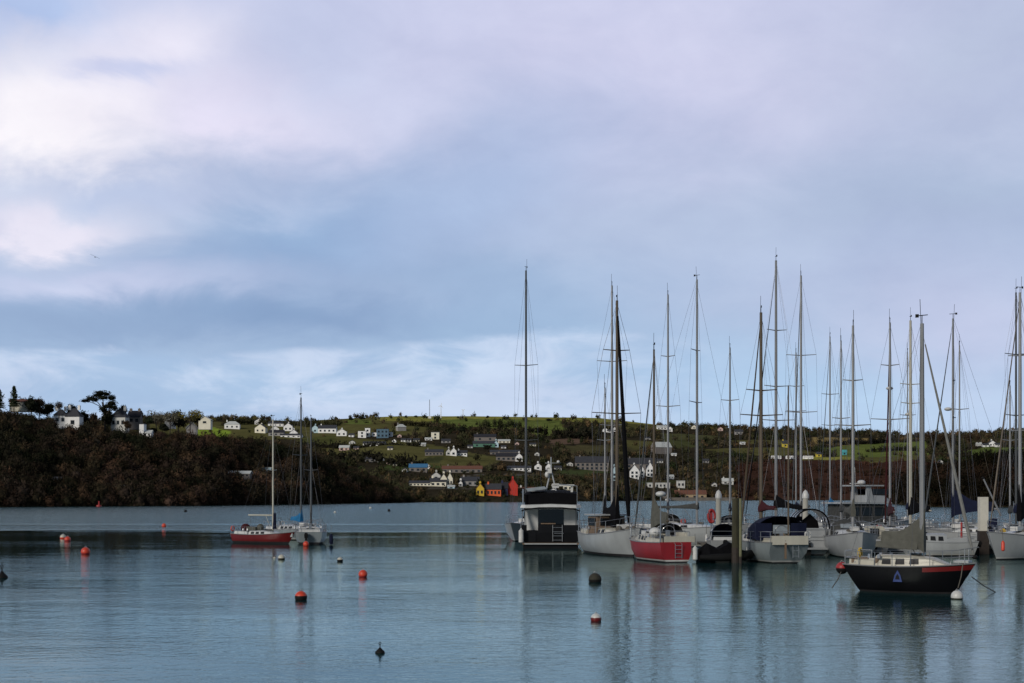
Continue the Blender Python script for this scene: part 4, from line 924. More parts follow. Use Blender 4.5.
def rig(h, o, mx, top, r=.085, m=None, spread=((.6, .9),), furl=None, boom=None, cover=None, coverh=.3, boomz=1.55, backstay=True, dome=None, wires=.008, foot=None, windex=True, name='mast', furlu=.99, furl_top=.97, shrouds=True, aerial=True, boom_rise=0.0):
    m = m or M['alu']; ub = (mx+h.L/2)/h.L; z0 = (h.top(min(max(ub, 0), 1)) if foot is None else foot)
    b = MB(); b.path([(mx, 0, z0-.1), (mx, 0, z0+(top-z0)*.6), (mx, 0, top)], [r, r*.95, r*.72], n=8); ms = b.build(name, m, o, smooth=True)
    H = top-z0
    wb = beamw = h.beam(min(max(ub-.02, 0), 1))-.08; zc = h.top(min(max(ub, 0), 1))
    tips = []
    for zf, hw in spread:
        z = z0+H*zf if zf < 1.5 else zf; q = MB()
        for s in (-1, 1): q.path([(mx, 0, z-.04), (mx-.12, s*hw, z+.03)], [.045, .028], n=5)
        q.build('spreader', m, ms); tips.append((z, hw))
    if shrouds:
        tips.sort()
        for s in (-1, 1):
            q = MB(); q.path([(mx-.15, s*beamw, zc)]+[(mx-.12, s*hw, z) for z, hw in tips]+[(mx, 0, top-.15)], wires, n=4); q.build('shroud', M['wire'], o)
            if tips:
                q = MB(); q.path([(mx+.25, s*beamw*.95, zc), (mx, s*.06, tips[0][0]-.1)], wires, n=4); q.build('lower_shroud', M['wire'], o)
    if backstay:
        q = MB(); q.path([(mx-.05, 0, top-.05), (h.x(0)+.05, 0, h.top(0)+.1)], wires, n=4); q.build('backstay', M['wire'], o)
    p0 = Vector((mx+.05, 0, z0+H*furl_top)); p1 = h.pt(furlu, 0, 0, .12); p1.y = 0
    if furl:
        fm, fr = furl; q = MB(); n = 9; q.path([p1.lerp(p0, .03+.93*i/n) for i in range(n+1)], [fr*.5, fr]+[fr*(1.05-.08*i) for i in range(1, n-1)]+[fr*.35], n=7); q.path([p1, p0], wires*1.3, n=4)
        q.build('furled_headsail', fm, o, smooth=True); q = MB(); q.ball(p1+Vector((0, 0, .12)), .12, sc=(1, 1, .7)); q.build('furling_drum', M['rubber'], o)
    else:
        q = MB(); q.path([p1, p0], wires, n=4); q.build('forestay', M['wire'], o)
    if boom:
        zb = h.top(.4)+boomz; x1 = mx-boom; q = MB(); q.path([(mx-.1, 0, zb), (x1, 0, zb+boom_rise)], .06, n=7); bo = q.build('boom', m, o)
        if cover:
            n = 10; rr = []
            for i in range(n+1):
                t = i/n; x = mx+.12-(boom-.1)*t; zz = zb+boom_rise*t; hh = coverh*(1.25*(1-t)**2.2+.55+.25*math.sin(t*9)*.3); wv = .17*(1-.45*t)
                if t < .02: hh = coverh*2.2
                rr.append([(x+.0, wv*math.cos(a)*(1 if math.sin(a) < .3 else .55), zz+.02+hh*max(math.sin(a), -.35)) for a in [k*2*math.pi/10 for k in range(10)]])
            q = MB(); q.loft(rr); q.build('sail_cover', cover, bo, smooth=True)
        q = MB(); q.path([(x1+.2, 0, zb+boom_rise), (x1+.3, 0, h.top(.15)+.2)], .012, n=4); q.path([(mx, 0, top-.1), (x1, 0, zb+boom_rise)], wires*.8, n=3); q.build('mainsheet', M['rope'], bo)
        q = MB(); q.path([(mx-.12, 0, zc+.2), (mx-boom*.3, 0, zb)], .02, n=4); q.build('kicker', m, bo)
    if dome:
        q = MB(); q.ball((mx+.34, 0, dome), .26, sc=(1, 1, .5)); q.box((mx+.17, 0, dome-.08), (.3, .12, .05)); q.build('radar_dome', M['whiteplastic'], ms, smooth=True)
    if windex:
        q = MB(); q.path([(mx, 0, top), (mx, 0, top+.35)], .018, n=4); q.path([(mx-.25, .05, top+.33), (mx+.25, -.05, top+.33)], .018, n=4); q.box((mx-.22, .05, top+.33), (.14, .02, .14)); q.build('wind_vane', M['rubber'], ms)
    if aerial:
        q = MB(); q.path([(mx-.06, .05, top-.05), (mx-.1, .05, top+1.0)], .012, n=4); q.build('aerial', M['rubber'], ms)
    return ms
def hood(h, o, u, w, L_, hh, m, clear=True, name='sprayhood', z=0.0, fwd=1):
    """folding canvas hood on hoops, open at the back"""
    x0 = h.x(u); zb = h.top(u)+z; rings = []
    for t, k, kw in ((0, 1, 1), (.45, 1.0, 1), (.75, .82, .97), (1, .2, .85)):
        x = x0+fwd*L_*t; rings.append([(x, w*kw*math.cos(a)/2*1.0, zb+hh*k*max(0, math.sin(a))**.55) for a in [math.pi*i/10 for i in range(11)]])
    b = MB(); b.loft(rings, closed=False, cap=False); b.loft([[(x*1.0, y*.97, z_-.03) for x, y, z_ in r] for r in reversed(rings)], closed=False, cap=False)
    c = b.build(name, m, o, smooth=True)
    if clear:
        q = MB(); t = .88; xm = x0+fwd*L_*.9
        q.box((xm, 0, zb+hh*.60), (.04, w*.5, hh*.30), tilt=R(-38)*fwd); q.build('clear_panel', M['clear'], c)
    return c
def outboard(o, x, y, z):
    b = MB(); b.loft([[(x-.15+dx, y+dy, z+.25) for dx, dy in ((-.16,-.13),(.16,-.13),(.16,.13),(-.16,.13))], [(x-.17+dx, y+dy, z+.55) for dx, dy in ((-.2,-.15),(.18,-.15),(.18,.15),(-.2,.15))], [(x-.15+dx, y+dy, z+.68) for dx, dy in ((-.12,-.1),(.12,-.1),(.12,.1),(-.12,.1))]])
    b.box((x-.15, y, z-.05), (.14, .1, .62)); b.box((x+.0, y, z+.1), (.16, .2, .25)); b.build('outboard_motor', M['rubber'], o)
def ladder(o, x, z0, z1, w=.36, y=0):
    b = MB()
    for s in (-1, 1): b.path([(x+.1, y+s*w/2, z1), (x-.07, y+s*w/2, z1-.05), (x-.07, y+s*w/2, z0)], .02, n=5)
    for i in range(4): zz = z0+(z1-z0)*(i+.3)/4; b.path([(x-.07, y-w/2, zz), (x-.07, y+w/2, zz)], .018, n=5)
    b.build('boarding_ladder', M['steel'], o)
def lettering(o, text, size, loc, rot, m, name='lettering'):
    c = bpy.data.curves.new(name, 'FONT'); c.body = text; c.size = size; c.extrude = .006; c.align_x = 'CENTER'; c.align_y = 'CENTER'
    t = bpy.data.objects.new(name, c); t.location = loc; t.rotation_euler = rot; COL.objects.link(t)
    dg = bpy.context.evaluated_depsgraph_get(); me = bpy.data.meshes.new_from_object(t.evaluated_get(dg)); bpy.data.objects.remove(t)
    me.materials.clear(); me.materials.append(m)
    k = bpy.data.objects.new(name, me); k.location = loc; k.rotation_euler = rot; COL.objects.link(k); k.parent = o; return k
def extras(h, o, seed, n=5):
    """loose cockpit and deck gear: winches, rope coils, a dorade, a liferaft canister"""
    r = random.Random(seed)
    b = MB()
    for s in (-1, 1):
        for u in (.22, .3): p = h.pt(u, s, h.beam(u)*.27, .3); b.path([p, p+Vector((0, 0, .16))], [.08, .06], n=8)
    b.build('winch', M['steel'], o)
    if r.random() < .6:
        sd = r.choice((-1, 1)); p = h.pt(.05, sd, .02, .42); q = MB(); q.path([p+Vector((0, .17*math.cos(a), .2*math.sin(a))) for a in [math.pi*(.62+k*.22) for k in range(9)]], .055, n=6); q.build('horseshoe_buoy', M[r.choice(('yellow', 'orange', 'whiteplastic'))], o)
    if r.random() < .7:
        p = Vector((h.x(.16), 0, h.top(.16))); q = MB(); q.path([p+Vector((0, .42*math.cos(a), .55+.42*math.sin(a))) for a in [k*math.pi/8 for k in range(17)]], .022, n=5, cap=False); q.box(p+Vector((.12, 0, .3)), (.2, .22, .75)); q.build('steering_wheel', M['steel'], o)
    if r.random() < .5:
        q = MB(); q.box((h.x(.66), 0, h.top(.66)+.42), (.75, .5, .26)); q.build('liferaft_case', M['whiteplastic'], o)
    if r.random() < .2 and o.location.x > 0:
        p = h.pt(.03, r.choice((-1, 1)), .1, 0); q = MB(); q.path([p, p+Vector((-.1, 0, 2.3))], .022, n=5); q.box(p+Vector((-.22, 0, 2.0)), (.28, .015, .34)); q.build('flagstaff', M[r.choice(('teak', 'steel', 'maroon'))], o)
    q = MB(); p = Vector((h.x(.62), r.choice((-.3, .3)), h.top(.62)+.32)); q.ball(p, .16, sc=(1.5, 1, .5)); q.build('rope_coil', M['rope'], o)
def cam_head(x, y): return math.atan2(y, x)

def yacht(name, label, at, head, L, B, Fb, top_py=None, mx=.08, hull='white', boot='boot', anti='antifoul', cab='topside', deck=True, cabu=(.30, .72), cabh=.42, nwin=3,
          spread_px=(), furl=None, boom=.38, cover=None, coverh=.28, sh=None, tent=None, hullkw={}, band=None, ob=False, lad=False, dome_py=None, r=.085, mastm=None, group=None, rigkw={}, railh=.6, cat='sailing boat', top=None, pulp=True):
    """at = (px of the mast, distance); head = heading of the bow in degrees from +X"""
    px, Y = at; th = R(head); mxl = mx*L
    loc = Vector((X(px, Y)-math.cos(th)*mxl, Y-math.sin(th)*mxl, 0))
    o = thing(name, label, cat, loc, th, group)
    h = Hull(L, B, Fb, **hullkw); hull_mesh(h, o, M[hull], M[boot], M[anti], band); strake(h, o, M['alu'])
    if cabu: cabin(h, o, cabu[0], cabu[1], cabh, .66, M[cab], nwin)
    cockpit(h, o, .05, cabu[0] if cabu else .35, M[cab]); rails(h, o, hgt=railh, pulpit=pulp); extras(h, o, int(px))
    if top_py or top:
        tz = top or Z(top_py+2.5, Y)
        rig(h, o, mxl, tz, r=r, m=M[mastm] if mastm else None, spread=[(Z(py, Y), w*Y/F) for py, w in spread_px], furl=(M[furl[0]], furl[1]) if furl else None,
            boom=boom*L if boom else None, cover=M[cover] if cover else None, coverh=coverh, dome=Z(dome_py, Y) if dome_py else None, **rigkw)
    if sh: hood(h, o, cabu[0]-.02, h.beam(.3)*1.35, L*.13, cabh+.62, M[sh])
    if tent:
        hood(h, o, .03, h.beam(.15)*1.6, (cabu[0]-.0)*L, cabh+1.0, M[tent], False, 'cockpit_tent')
    if ob: outboard(o, h.x(0)-.1, .3, .25)
    if lad: ladder(o, h.x(0), .15, Fb+.2)
    return o, h

# ---- the three moored boats out on the left
o, h = yacht('sloop', 'dark red sloop moored beside the grey boat out on the open water', (273, 115.5), -33, 6.4, 2.1, .72, 417, .13, 'darkred', spread_px=((470, 7),), cover=None, boom=.42, hullkw=dict(sheer=.35, rake=.8), cabh=.34, ob=True, boot='antifoul', r=.075, mastm='offwhite', rigkw=dict(aerial=False, furl_top=.9))
q = MB(); q.box((h.x(.97)-.1, 0, h.top(.97)-.25), (.25, .25, .3)); q.build('bow_patch', M['white'], o)
q = MB(); q.ball((h.x(.13), .2, h.top(.1)+.45), .42, sc=(1, .9, .9)); q.build('cockpit_bundle', M['maroon'], o)
q = MB(); q.path([(1.0, 0, h.top(.6)+.4), (1.02, 0, h.top(.6)+1.7)], [.16, .1], n=8); q.build('sail_bundle', M['navy'], o)
q = MB(); q.box((h.x(.3), .0, h.top(.3)+.45), (1.0, .7, .3)); q.ball((h.x(.4), .1, h.top(.4)+.55), .3); q.build('deck_bundle', M['olive'], o)
yacht('sloop', 'sloop with bright blue sail cover between the red and the grey moored boats', (301, 124), -48, 8.0, 2.6, .9, 395, .10, 'greyhull', spread_px=((455, 9),), cover='blue', coverh=.42, boom=.22, r=.085, mastm='alud', rigkw=dict(boomz=.85))
o, h = yacht('sloop', 'pale grey sloop seen from astern, rightmost of the three out on the open water', (311, 117), 97, 7.2, 2.6, .95, 417, .10, 'greyhull', spread_px=((470, 7),), cover=None, boom=.36, r=.085, mastm='alud', furl=('alud', .06), boot='antifoul', rigkw=dict(aerial=False), ob=True)

# ---- the marina, from left to right
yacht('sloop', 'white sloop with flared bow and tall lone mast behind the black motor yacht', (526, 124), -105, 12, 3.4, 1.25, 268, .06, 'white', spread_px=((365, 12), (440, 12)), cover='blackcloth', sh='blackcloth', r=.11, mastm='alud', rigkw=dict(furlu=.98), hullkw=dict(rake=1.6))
# black motor yacht, stern to the camera
def motor_yacht():
    Y = 105; L = 12.5; B = 4.8
    loc = Vector((X(551, Y)+.2, Y+L/2, 0)); o = thing('motor_yacht', 'black-hulled motor yacht seen from astern with flybridge and radar mast', 'motor yacht', loc, R(88))
    h = Hull(L, B, 1.35, ts=.93, rake=1.6, srake=.1, sheer=.35); hull_mesh(h, o, M['black'], M['black'], M['antifoul']); strake(h, o, M['white'], .04)
    xs = h.x(0)
    b = MB(); b.box((xs-.45, 0, .38), (1.0, B*.86, .12)); b.build('swim_platform', M['teak'], o)
    b = MB(); b.box((xs-.96, 0, .38), (.05, B*.80, .09)); b.build('platform_edge', M['white'], o); b = MB(); b.box((xs-.3, 0, .1), (.9, B*.84, .46)); b.build('platform_skirt', M['black'], o); o.scale = (1, 1, .92)
    # transom bulwark, cockpit
    b = MB(); b.box((xs+.08, -.55, 1.55), (.16, B*.62, .62)); b.box((xs+.08, 1.95, 1.55), (.16, .35, .62)); b.build('transom_bulwark', M['black'], o)
    b = MB(); b.box((xs+.02, 1.38, .95), (.05, .55, 1.0)); b.build('transom_gate', M['black'], o)
    # saloon with aft bulkhead
    x0, x1 = xs+2.2, xs+8.6; W = B*.43
    b = MB(); b.loft([[(x, -w, 1.25), (x, -w*.93, zt), (x, w*.93, zt), (x, w, 1.25)] for x, w, zt in ((x0, W, 3.25), (x0+3.5, W, 3.25), (x1-1.4, W*.95, 3.2), (x1, W*.8, 1.9))])
    sal = b.build('saloon', M['white'], o)
    b = MB(); b.box((x0-.02, 0, 2.2), (.06, 1.9, 1.75)); b.build('saloon_door', M['glass'], sal)
    for s in (-1, 1):
        b = MB(); b.box((x0+2.4, s*W*.975, 2.55), (4.0, .05, .7)); b.build('window', M['glass'], sal)
        b = MB(); b.loft([[(xs+.15+d, s*(B*.45), z) for d, z in ((0, 1.3), (.9, 1.3), (1.6, 3.2), (1.2, 3.2))], [(xs+.15+d, s*(B*.45-.06), z) for d, z in ((0, 1.3), (.9, 1.3), (1.6, 3.2), (1.2, 3.2))]]); b.build('wing_panel', M['black'], o)
        b = MB(); b.path([(xs+.35, s*B*.44, 1.85), (xs+.35, s*B*.44, 3.2)], .035); b.build('roof_post', M['steel'], o)
        b = MB(); b.loft([[(xs+2.15, s*.98, 1.3), (xs+2.15, s*1.85, 1.3), (xs+2.15, s*1.85, 3.1), (xs+2.15, s*.98, 3.1)], [(xs+2.19, s*.98, 1.3), (xs+2.19, s*1.85, 1.3), (xs+2.19, s*1.85, 3.1), (xs+2.19, s*.98, 3.1)]]); b.build('bulkhead_panel', M['topside'], sal)
    # boat deck / hardtop with curved trailing edge
    b = MB(); b.loft([[(x, -w, z), (x, -w*.96, z+.22), (x, 0, z+.30), (x, w*.96, z+.22), (x, w, z)] for x, w, z in ((xs+.1, B*.40, 3.22), (xs+.5, B*.475, 3.25), (xs+4.5, B*.475, 3.3), (xs+7.4, B*.42, 3.3))])
    fd = b.build('flybridge_deck', M['topside'], o)
    b = MB(); b.path([(xs+.06, y*B*.45, 3.24-.25*abs(y)**4) for y in (-1, -.8, -.4, 0, .4, .8, 1)], .06); b.build('deck_edge', M['black'], fd)
    # dark flybridge canvas cover
    b = MB(); b.loft([[(x, -w, 3.5), (x, -w, z), (x, -w*.3, z+.12), (x, w*.45, z+.02), (x, w, z-.05), (x, w, 3.5)] for x, w, z in ((xs+.9, 1.95, 4.35), (xs+2.3, 1.95, 4.5), (xs+4.6, 1.8, 4.6), (xs+6.0, 1.2, 4.2))])
    b.build('flybridge_cover', M['blackcloth'], fd)
    # folded rails, dinghy and bits on the flybridge
    b = MB()
    for x in (xs+.7, xs+3.0): b.path([(x, -1.95, 3.5), (x, -1.95, 5.0), (x, -.6, 5.15)], .025, n=5)
    b.path([(xs+.7, -1.95, 4.95), (xs+3.0, -1.95, 4.95)], .025, n=5); b.path([(xs+.5, 2.05, 3.5), (xs+.5, 2.05, 4.75)], .06, n=6)
    b.build('flybridge_rail', M['steel'], fd)
    b = MB(); b.loft([[(x, y, z+4.55) for y, z in ((1.7, 0), (1.9, .25), (.5, .42), (.3, .2))] for x in (xs+1.2, xs+3.4)]); b.build('windscreen', M['clear'], fd)
    b = MB(); b.box((xs+1.0, -.9, 5.05), (.5, 1.7, .14)); b.box((xs+1.0, -1.55, 4.75), (.16, .16, .5)); b.box((xs+1.0, -.35, 5.02), (.5, .5, .35)); b.build('passerelle', M['whiteplastic'], fd)
    # radar mast
    b = MB()
    for s in (-1, 1): b.path([(xs+2.6+s*.0, s*.42, 4.4), (xs+2.9, s*.06, 6.1)], [.07, .05])
    b.path([(xs+2.9, 0, 6.0), (xs+2.9, 0, 7.4)], [.08, .04]); b.path([(xs+2.9, -.75, 6.9), (xs+2.9, .45, 6.9)], .03)
    ms = b.build('radar_mast', M['white'], fd)
    b = MB(); b.ball((xs+2.75, -.55, 7.0), .12); b.build('antenna_dome', M['whiteplastic'], ms, True)
    b = MB(); b.box((xs+2.7, .1, 6.25), (.35, .3, .4)); b.ball((xs+2.7, .3, 5.95), .17, sc=(1, 1, 1.5)); b.build('radar_dome', M['whiteplastic'], ms, True)
    b = MB(); b.path([(xs+2.9, 0, 7.4), (xs+2.9, 0, 8.3)], .014, n=4); b.build('aerial', M['rubber'], ms)
    ladder(o, xs+.0, .55, 1.9, .7, -.5)
    rails(h, o, pushpit=False, lines=True)
    b = MB(); b.box((xs-.02, -.6, 1.2), (.03, .7, .03)); b.build('transom_light', M['steel'], o)
    # cockpit furniture silhouettes
    b = MB(); b.box((xs+1.2, .2, 1.95), (.7, 1.1, .08)); b.path([(xs+1.2, .2, 1.3), (xs+1.2, .2, 1.95)], .05); b.build('cockpit_table', M['teak'], o)
    # bundles of fenders at the quarter
    return o
motor_yacht()
# white cutter with dark furled headsail
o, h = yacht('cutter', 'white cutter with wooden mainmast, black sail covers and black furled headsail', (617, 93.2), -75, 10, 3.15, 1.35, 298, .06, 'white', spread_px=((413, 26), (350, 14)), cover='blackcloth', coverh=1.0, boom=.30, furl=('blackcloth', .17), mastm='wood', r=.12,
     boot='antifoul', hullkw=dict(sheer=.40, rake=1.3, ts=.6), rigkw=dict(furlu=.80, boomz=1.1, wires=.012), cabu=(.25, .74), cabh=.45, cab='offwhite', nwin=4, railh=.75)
yacht('sloop', 'small sloop with short mast left of the taller silver mast', (605, 106), 88, 7, 2.4, 1.0, 385, .08, 'white', spread_px=((440, 8),), cover='blackcloth', coverh=.7, r=.07, rigkw=dict(boomz=1.7))
b = MB(); b.loft([[(x, -w, z), (x, -w*.95, z+1.15), (x, w*.95, z+1.15), (x, w, z)] for x, w, z in ((-2.6, 1.0, 1.35), (-.6, 1.0, 1.4))]); wh = b.build('wheelhouse', M['teak'], o)
b = MB(); b.box((-1.6, 0, 2.62), (2.4, 2.3, .09)); b.build('roof', M['white'], wh)
for s in (-1, 1): b = MB(); b.box((-1.6, s*1.0, 2.15), (1.5, .06, .5)); b.build('window', M['glass'], wh)
b = MB(); b.box((-.58, 0, 2.15), (.06, 1.5, .5)); b.build('window', M['glass'], wh)
b = MB()
for x, y in ((2.9, .3), (3.4, -.2), (2.4, -.5)): b.ball((x, y, 1.75), .22, sc=(1.2, 1, 1))
b.build('deck_gear', M['rope'], o)
yacht('sloop', 'sloop with the taller silver mast behind the white cutter', (612, 124), 88, 11, 3.2, 1.2, 283, .08, 'white', spread_px=((361, 15), (425, 12)), cover='grey', r=.105)
# red sloop
o, h = yacht('sloop', 'bright red sloop with ladder on its transom and grey-green sail bag', (654, 86.3), 106, 6.8, 2.45, 1.15, 347, .0, 'red', furl=('alud', .06), cover='olive', coverh=.85, boom=.34, mastm='wood', r=.085, lad=False, spread_px=((440, 9),),
     hullkw=dict(ts=.80, rake=.9, srake=-.25, sheer=.2), cabu=(.36, .76), cabh=.5, cab='offwhite', rigkw=dict(boomz=1.25))
xs = h.x(0); ladder(o, xs-.14, .25, 1.15, .42, -.1)
q = MB(); q.box((xs+.9, -.75, 1.45), (1.5, .12, .6)); q.box((xs+.1, -.3, 1.35), (.12, 1.9, .35)); q.build('cockpit_side_board', M['offwhite'], o)
q = MB(); q.box((xs+2.6, .0, 1.5), (.06, .75, .8)); q.build('dark_doorway', M['glass'], o)
q = MB(); q.path([(xs+.1, .9, 1.15), (xs+.1, .9, 3.9)], .035); pole = q.build('radar_pole', M['steel'], o)
q = MB(); q.ball((xs+.1, .9, 4.0), .3, sc=(1, 1, .55)); q.build('radar_dome', M['whiteplastic'], pole, True)
q = MB(); q.ball((xs+1.2, .8, 1.75), .4, sc=(1.1, .9, .7)); q.build('spray_dodger', M['whiteplastic'], o)
# boat with radar pole and white hull along the pontoon
o, h = yacht('sloop', 'white sloop lying broadside on the inner pontoon with three small blue panels on its side', (697, 108), -32, 10.5, 3.3, 1.4, 277, .10, 'white', spread_px=((350, 11), (402, 15)), cover='grey', coverh=.2, boom=.36, r=.10, anti='antiblue', cabh=.35)
for x in (-2.6, -2.0, -1.4): q = MB(); q.box((x, -h.beam(.35)-.0, 1.22), (.34, .08, .22)); q.build('side_panel', mat('blue_panel', (.02,.03,.12), .5), o)
yacht('sloop', 'sloop whose slender mast stands between the red sloop and the broadside white hull', (668, 122), 84, 10.5, 3.2, 1.3, 292, .08, 'white', spread_px=((356, 7), (406, 12)), furl=('alud', .07), cover='navy', r=.095, dome_py=500, sh='grey')
yacht('sloop', 'white sloop behind the tall timber piling with a short mast', (730, 124), 80, 9, 3.0, 1.15, 345, .1, 'white', spread_px=((400, 9),), furl=('greyhull', .06), cover='navy', r=.085, sh='navy')
# grey yawl with navy canopy
o, h = yacht('yawl', 'pale grey yawl seen from astern with navy cockpit canopy and brown mizzen pole', (761, 86.6), 98, 9.6, 3.3, 1.2, 310, .06, 'greyhull', spread_px=((415, 22), (390, 16)), furl=('wood', .075), cover='maroon', coverh=.3, boom=.30, mastm='wood', r=.12,
     hullkw=dict(ts=.70, srake=.95, rake=1.0, sheer=.2), cabu=(.34, .74), cabh=.5, cab='offwhite', tent=None, rigkw=dict(boomz=1.9))
xs = h.x(0); hood(h, o, .17, 3.0, 2.6, 1.35, M['navy'], False, 'cockpit_canopy', z=.15)
q = MB(); q.box((xs+1.58, 0, 1.95), (.06, 1.0, .5)); q.build('clear_panel', M['clear'], o)
for y in (-1.05, 1.05): q = MB(); q.box((xs+1.60, y, 1.80), (.05, .95, 1.0)); q.build('canopy_flap', M['navy'], o)
rig(h, o, xs+.35, Z(386, 82), r=.055, m=M['wood'], spread=(), boom=None, backstay=False, name='mizzen_mast', shrouds=False, windex=False, aerial=False, furlu=.4, furl_top=.95)
q = MB(); q.box((xs+.2, 0, 1.35), (.5, 2.1, .5)); q.build('stern_locker', M['offwhite'], o); q = MB(); q.box((xs-.03, .3, .75), (.1, .1, .9)); q.path([(xs-.05, .3, 1.3), (xs+.3, .3, 1.75)], .03); q.build('rudder_stock', M['teak'], o)
ladder(o, xs+.15, .35, 1.6, .34, -.35)
yacht('sloop', 'sloop with the tallest mast of the marina and a dark sloping boom cover', (776, 110), 108, 12, 3.5, 1.3, 258, .06, 'white', spread_px=((330, 11), (386, 14), (420, 20)), cover='blackcloth', coverh=.42, boom=.36, furl=('blackcloth', .05), r=.12, rigkw=dict(boomz=1.9, boom_rise=-.35), sh='navy')
yacht('sloop', 'sloop with the slim short mast left of the second tallest mast', (796, 138), 92, 9.5, 3.0, 1.2, 350, .08, 'greyhull', spread_px=((386, 8), (411, 10)), cover='navy', r=.085, sh='navy')
yacht('sloop', 'white sloop with the second tallest mast right of the dark boom cover', (801, 126), 88, 12, 3.5, 1.3, 273, .07, 'white', spread_px=((355, 15), (412, 16)), cover='grey', furl=('alud', .06), r=.115)
# white motorboat with arch canopy
def arch_boat():
    Y = 93; L, B = 7.3, 2.5; o = thing('motorboat', 'white motorboat seen from astern under a black-edged arched canopy', 'motorboat', (X(816, Y), Y+L/2, 0), R(86))
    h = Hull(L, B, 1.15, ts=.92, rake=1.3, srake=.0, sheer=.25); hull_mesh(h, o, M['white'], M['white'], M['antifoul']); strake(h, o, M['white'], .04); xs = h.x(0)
    q = MB(); q.box((xs-.35, 0, .45), (.75, B*.8, .12)); q.build('swim_platform', M['white'], o)
    q = MB(); q.box((xs+.0, .0, 1.0), (.12, B*.78, .06)); q.box((xs+.0, 0, 1.45), (.14, B*.66, .5)); q.box((xs+.12, 0, 1.72), (.5, B*.62, .1)); q.build('transom_seat', M['white'], o)
    q = MB(); q.box((xs-.25, .3, .3), (.35, .35, .7)); q.box((xs-.2, .3, .75), (.3, .3, .35)); q.build('sterndrive', M['rubber'], o)
    for k, dx in enumerate((.2, 1.6, 2.9)):
        q = MB(); q.path([(xs+dx, B*.47*math.cos(a), 1.25+1.75*max(0, math.sin(a))**.6) for a in [math.pi*i/14 for i in range(15)]], .055 if k == 0 else .03, n=6); q.build('canopy_hoop', M['blackcloth'], o, True)
    rings = [[(xs+dx, B*.46*math.cos(a), 1.25+1.72*max(0, math.sin(a))**.6) for a in [math.pi*(i+3)/16 for i in range(11)]] for dx in (.25, 1.6, 2.9, 3.8)]
    q = MB(); q.loft(rings, closed=False, cap=False); q.build('canopy_top', M['clear'], o, True)
    q = MB(); q.loft([[(xs+dx, -.65*k, 1.3), (xs+dx, -.5*k, 2.2), (xs+dx, 0, 2.6*k+.1), (xs+dx, .5*k, 2.2), (xs+dx, .65*k, 1.3)] for dx, k in ((.9, 1), (1.8, .95))]); q.build('seat_cover', M['blackcloth'], o, True)
    cabin(h, o, .52, .9, .7, .8, M['white'], 2, door=False); rails(h, o, pushpit=False, lines=False)
    for s in (-1, 1): q = MB(); q.box((xs+1.4, s*B*.46, 1.45), (2.6, .1, .5)); q.build('cockpit_side', M['white'], o)
arch_boat()
yacht('sloop', 'white sloop with leftmost mast of the pair right of the arched canopy', (830, 148), 95, 9.5, 3.0, 1.2, 334, .08, 'white', spread_px=((394, 9), (425, 9)), furl=('alud', .05), cover='blue', coverh=.5, r=.09)
yacht('sloop', 'sloop with the thinner right mast of the pair right of the arched canopy', (841, 114), 88, 10, 3.1, 1.2, 338, .08, 'offwhite', spread_px=((418, 9),), cover='grey', r=.08)
yacht('sloop', 'white sloop with blunt bow towards the camera just left of the black sloop', (853, 90.5), -94, 8.8, 3.1, 1.3, 323, .10, 'white', spread_px=((425, 18), (380, 10)), cover='olive', coverh=.4, r=.10, hullkw=dict(full=1.35, rake=.5), sh='grey')
# fly-bridge cruiser behind
def flybridge():
    Y = 128; o = thing('motor_yacht', 'white flybridge cruiser with raised wheelhouse top behind the small boats', 'motor yacht', (X(868, Y), Y, 0), R(20))
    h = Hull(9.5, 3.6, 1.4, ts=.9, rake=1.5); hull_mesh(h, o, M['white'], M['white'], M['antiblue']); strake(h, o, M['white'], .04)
    b = MB(); b.loft([[(x, -w, 1.3), (x, -w*.94, z), (x, w*.94, z), (x, w, 1.3)] for x, w, z in ((-3.3, 1.5, 3.1), (.9, 1.45, 3.1), (2.4, 1.1, 1.9))]); s_ = b.build('saloon', M['grey'], o)
    b = MB(); b.box((-1.2, 0, 3.2), (5.2, 3.3, .14)); fd = b.build('flybridge_deck', M['white'], o)
    b = MB(); b.loft([[(x, -w, 3.27), (x, -w*.9, z), (x, w*.9, z), (x, w, 3.27)] for x, w, z in ((-.6, 1.3, 3.9), (1.0, 1.2, 3.9), (1.7, 1.0, 3.4))]); b.build('flybridge_coaming', M['white'], fd)
    b = MB(); b.loft([[(x+dx, y, z) for x, z in ((-1.0, 3.3), (-.2, 3.3), (-.55, 4.7), (-.95, 4.7))] for y, dx in ((-1.25, 0), (-1.05, 0))]); b.loft([[(x, y, z) for x, z in ((-1.0, 3.3), (-.2, 3.3), (-.55, 4.7), (-.95, 4.7))] for y in (1.05, 1.25)]); b.box((-.6, 0, 4.75), (2.6, 2.9, .12)); ar = b.build('radar_arch', M['white'], fd)
    b = MB(); b.ball((-.7, 0, 5.05), .36, sc=(1, 1, .6)); b.box((-1.4, 0, 4.95), (.9, .2, .08)); b.build('radar_dome', M['whiteplastic'], ar, True)
    b = MB(); b.path([(-.9, .6, 4.8), (-1.0, .6, 6.4)], .02, n=4); b.build('aerial', M['whiteplastic'], ar)
    for s in (-1, 1): b = MB(); b.box((.5, s*1.2, 4.2), (1.6, .05, .5)); b.build('windscreen', M['glass'], fd)
    b = MB(); b.box((1.2, 0, 4.2), (.05, 2.2, .5)); b.build('windscreen', M['glass'], fd)
    for s in (-1, 1):
        for i in range(3): b = MB(); b.box((-2.4+i*1.3, s*1.45, 2.45), (.95, .05, .75)); b.build('window', M['glass'], s_)
    rails(h, o)
flybridge()
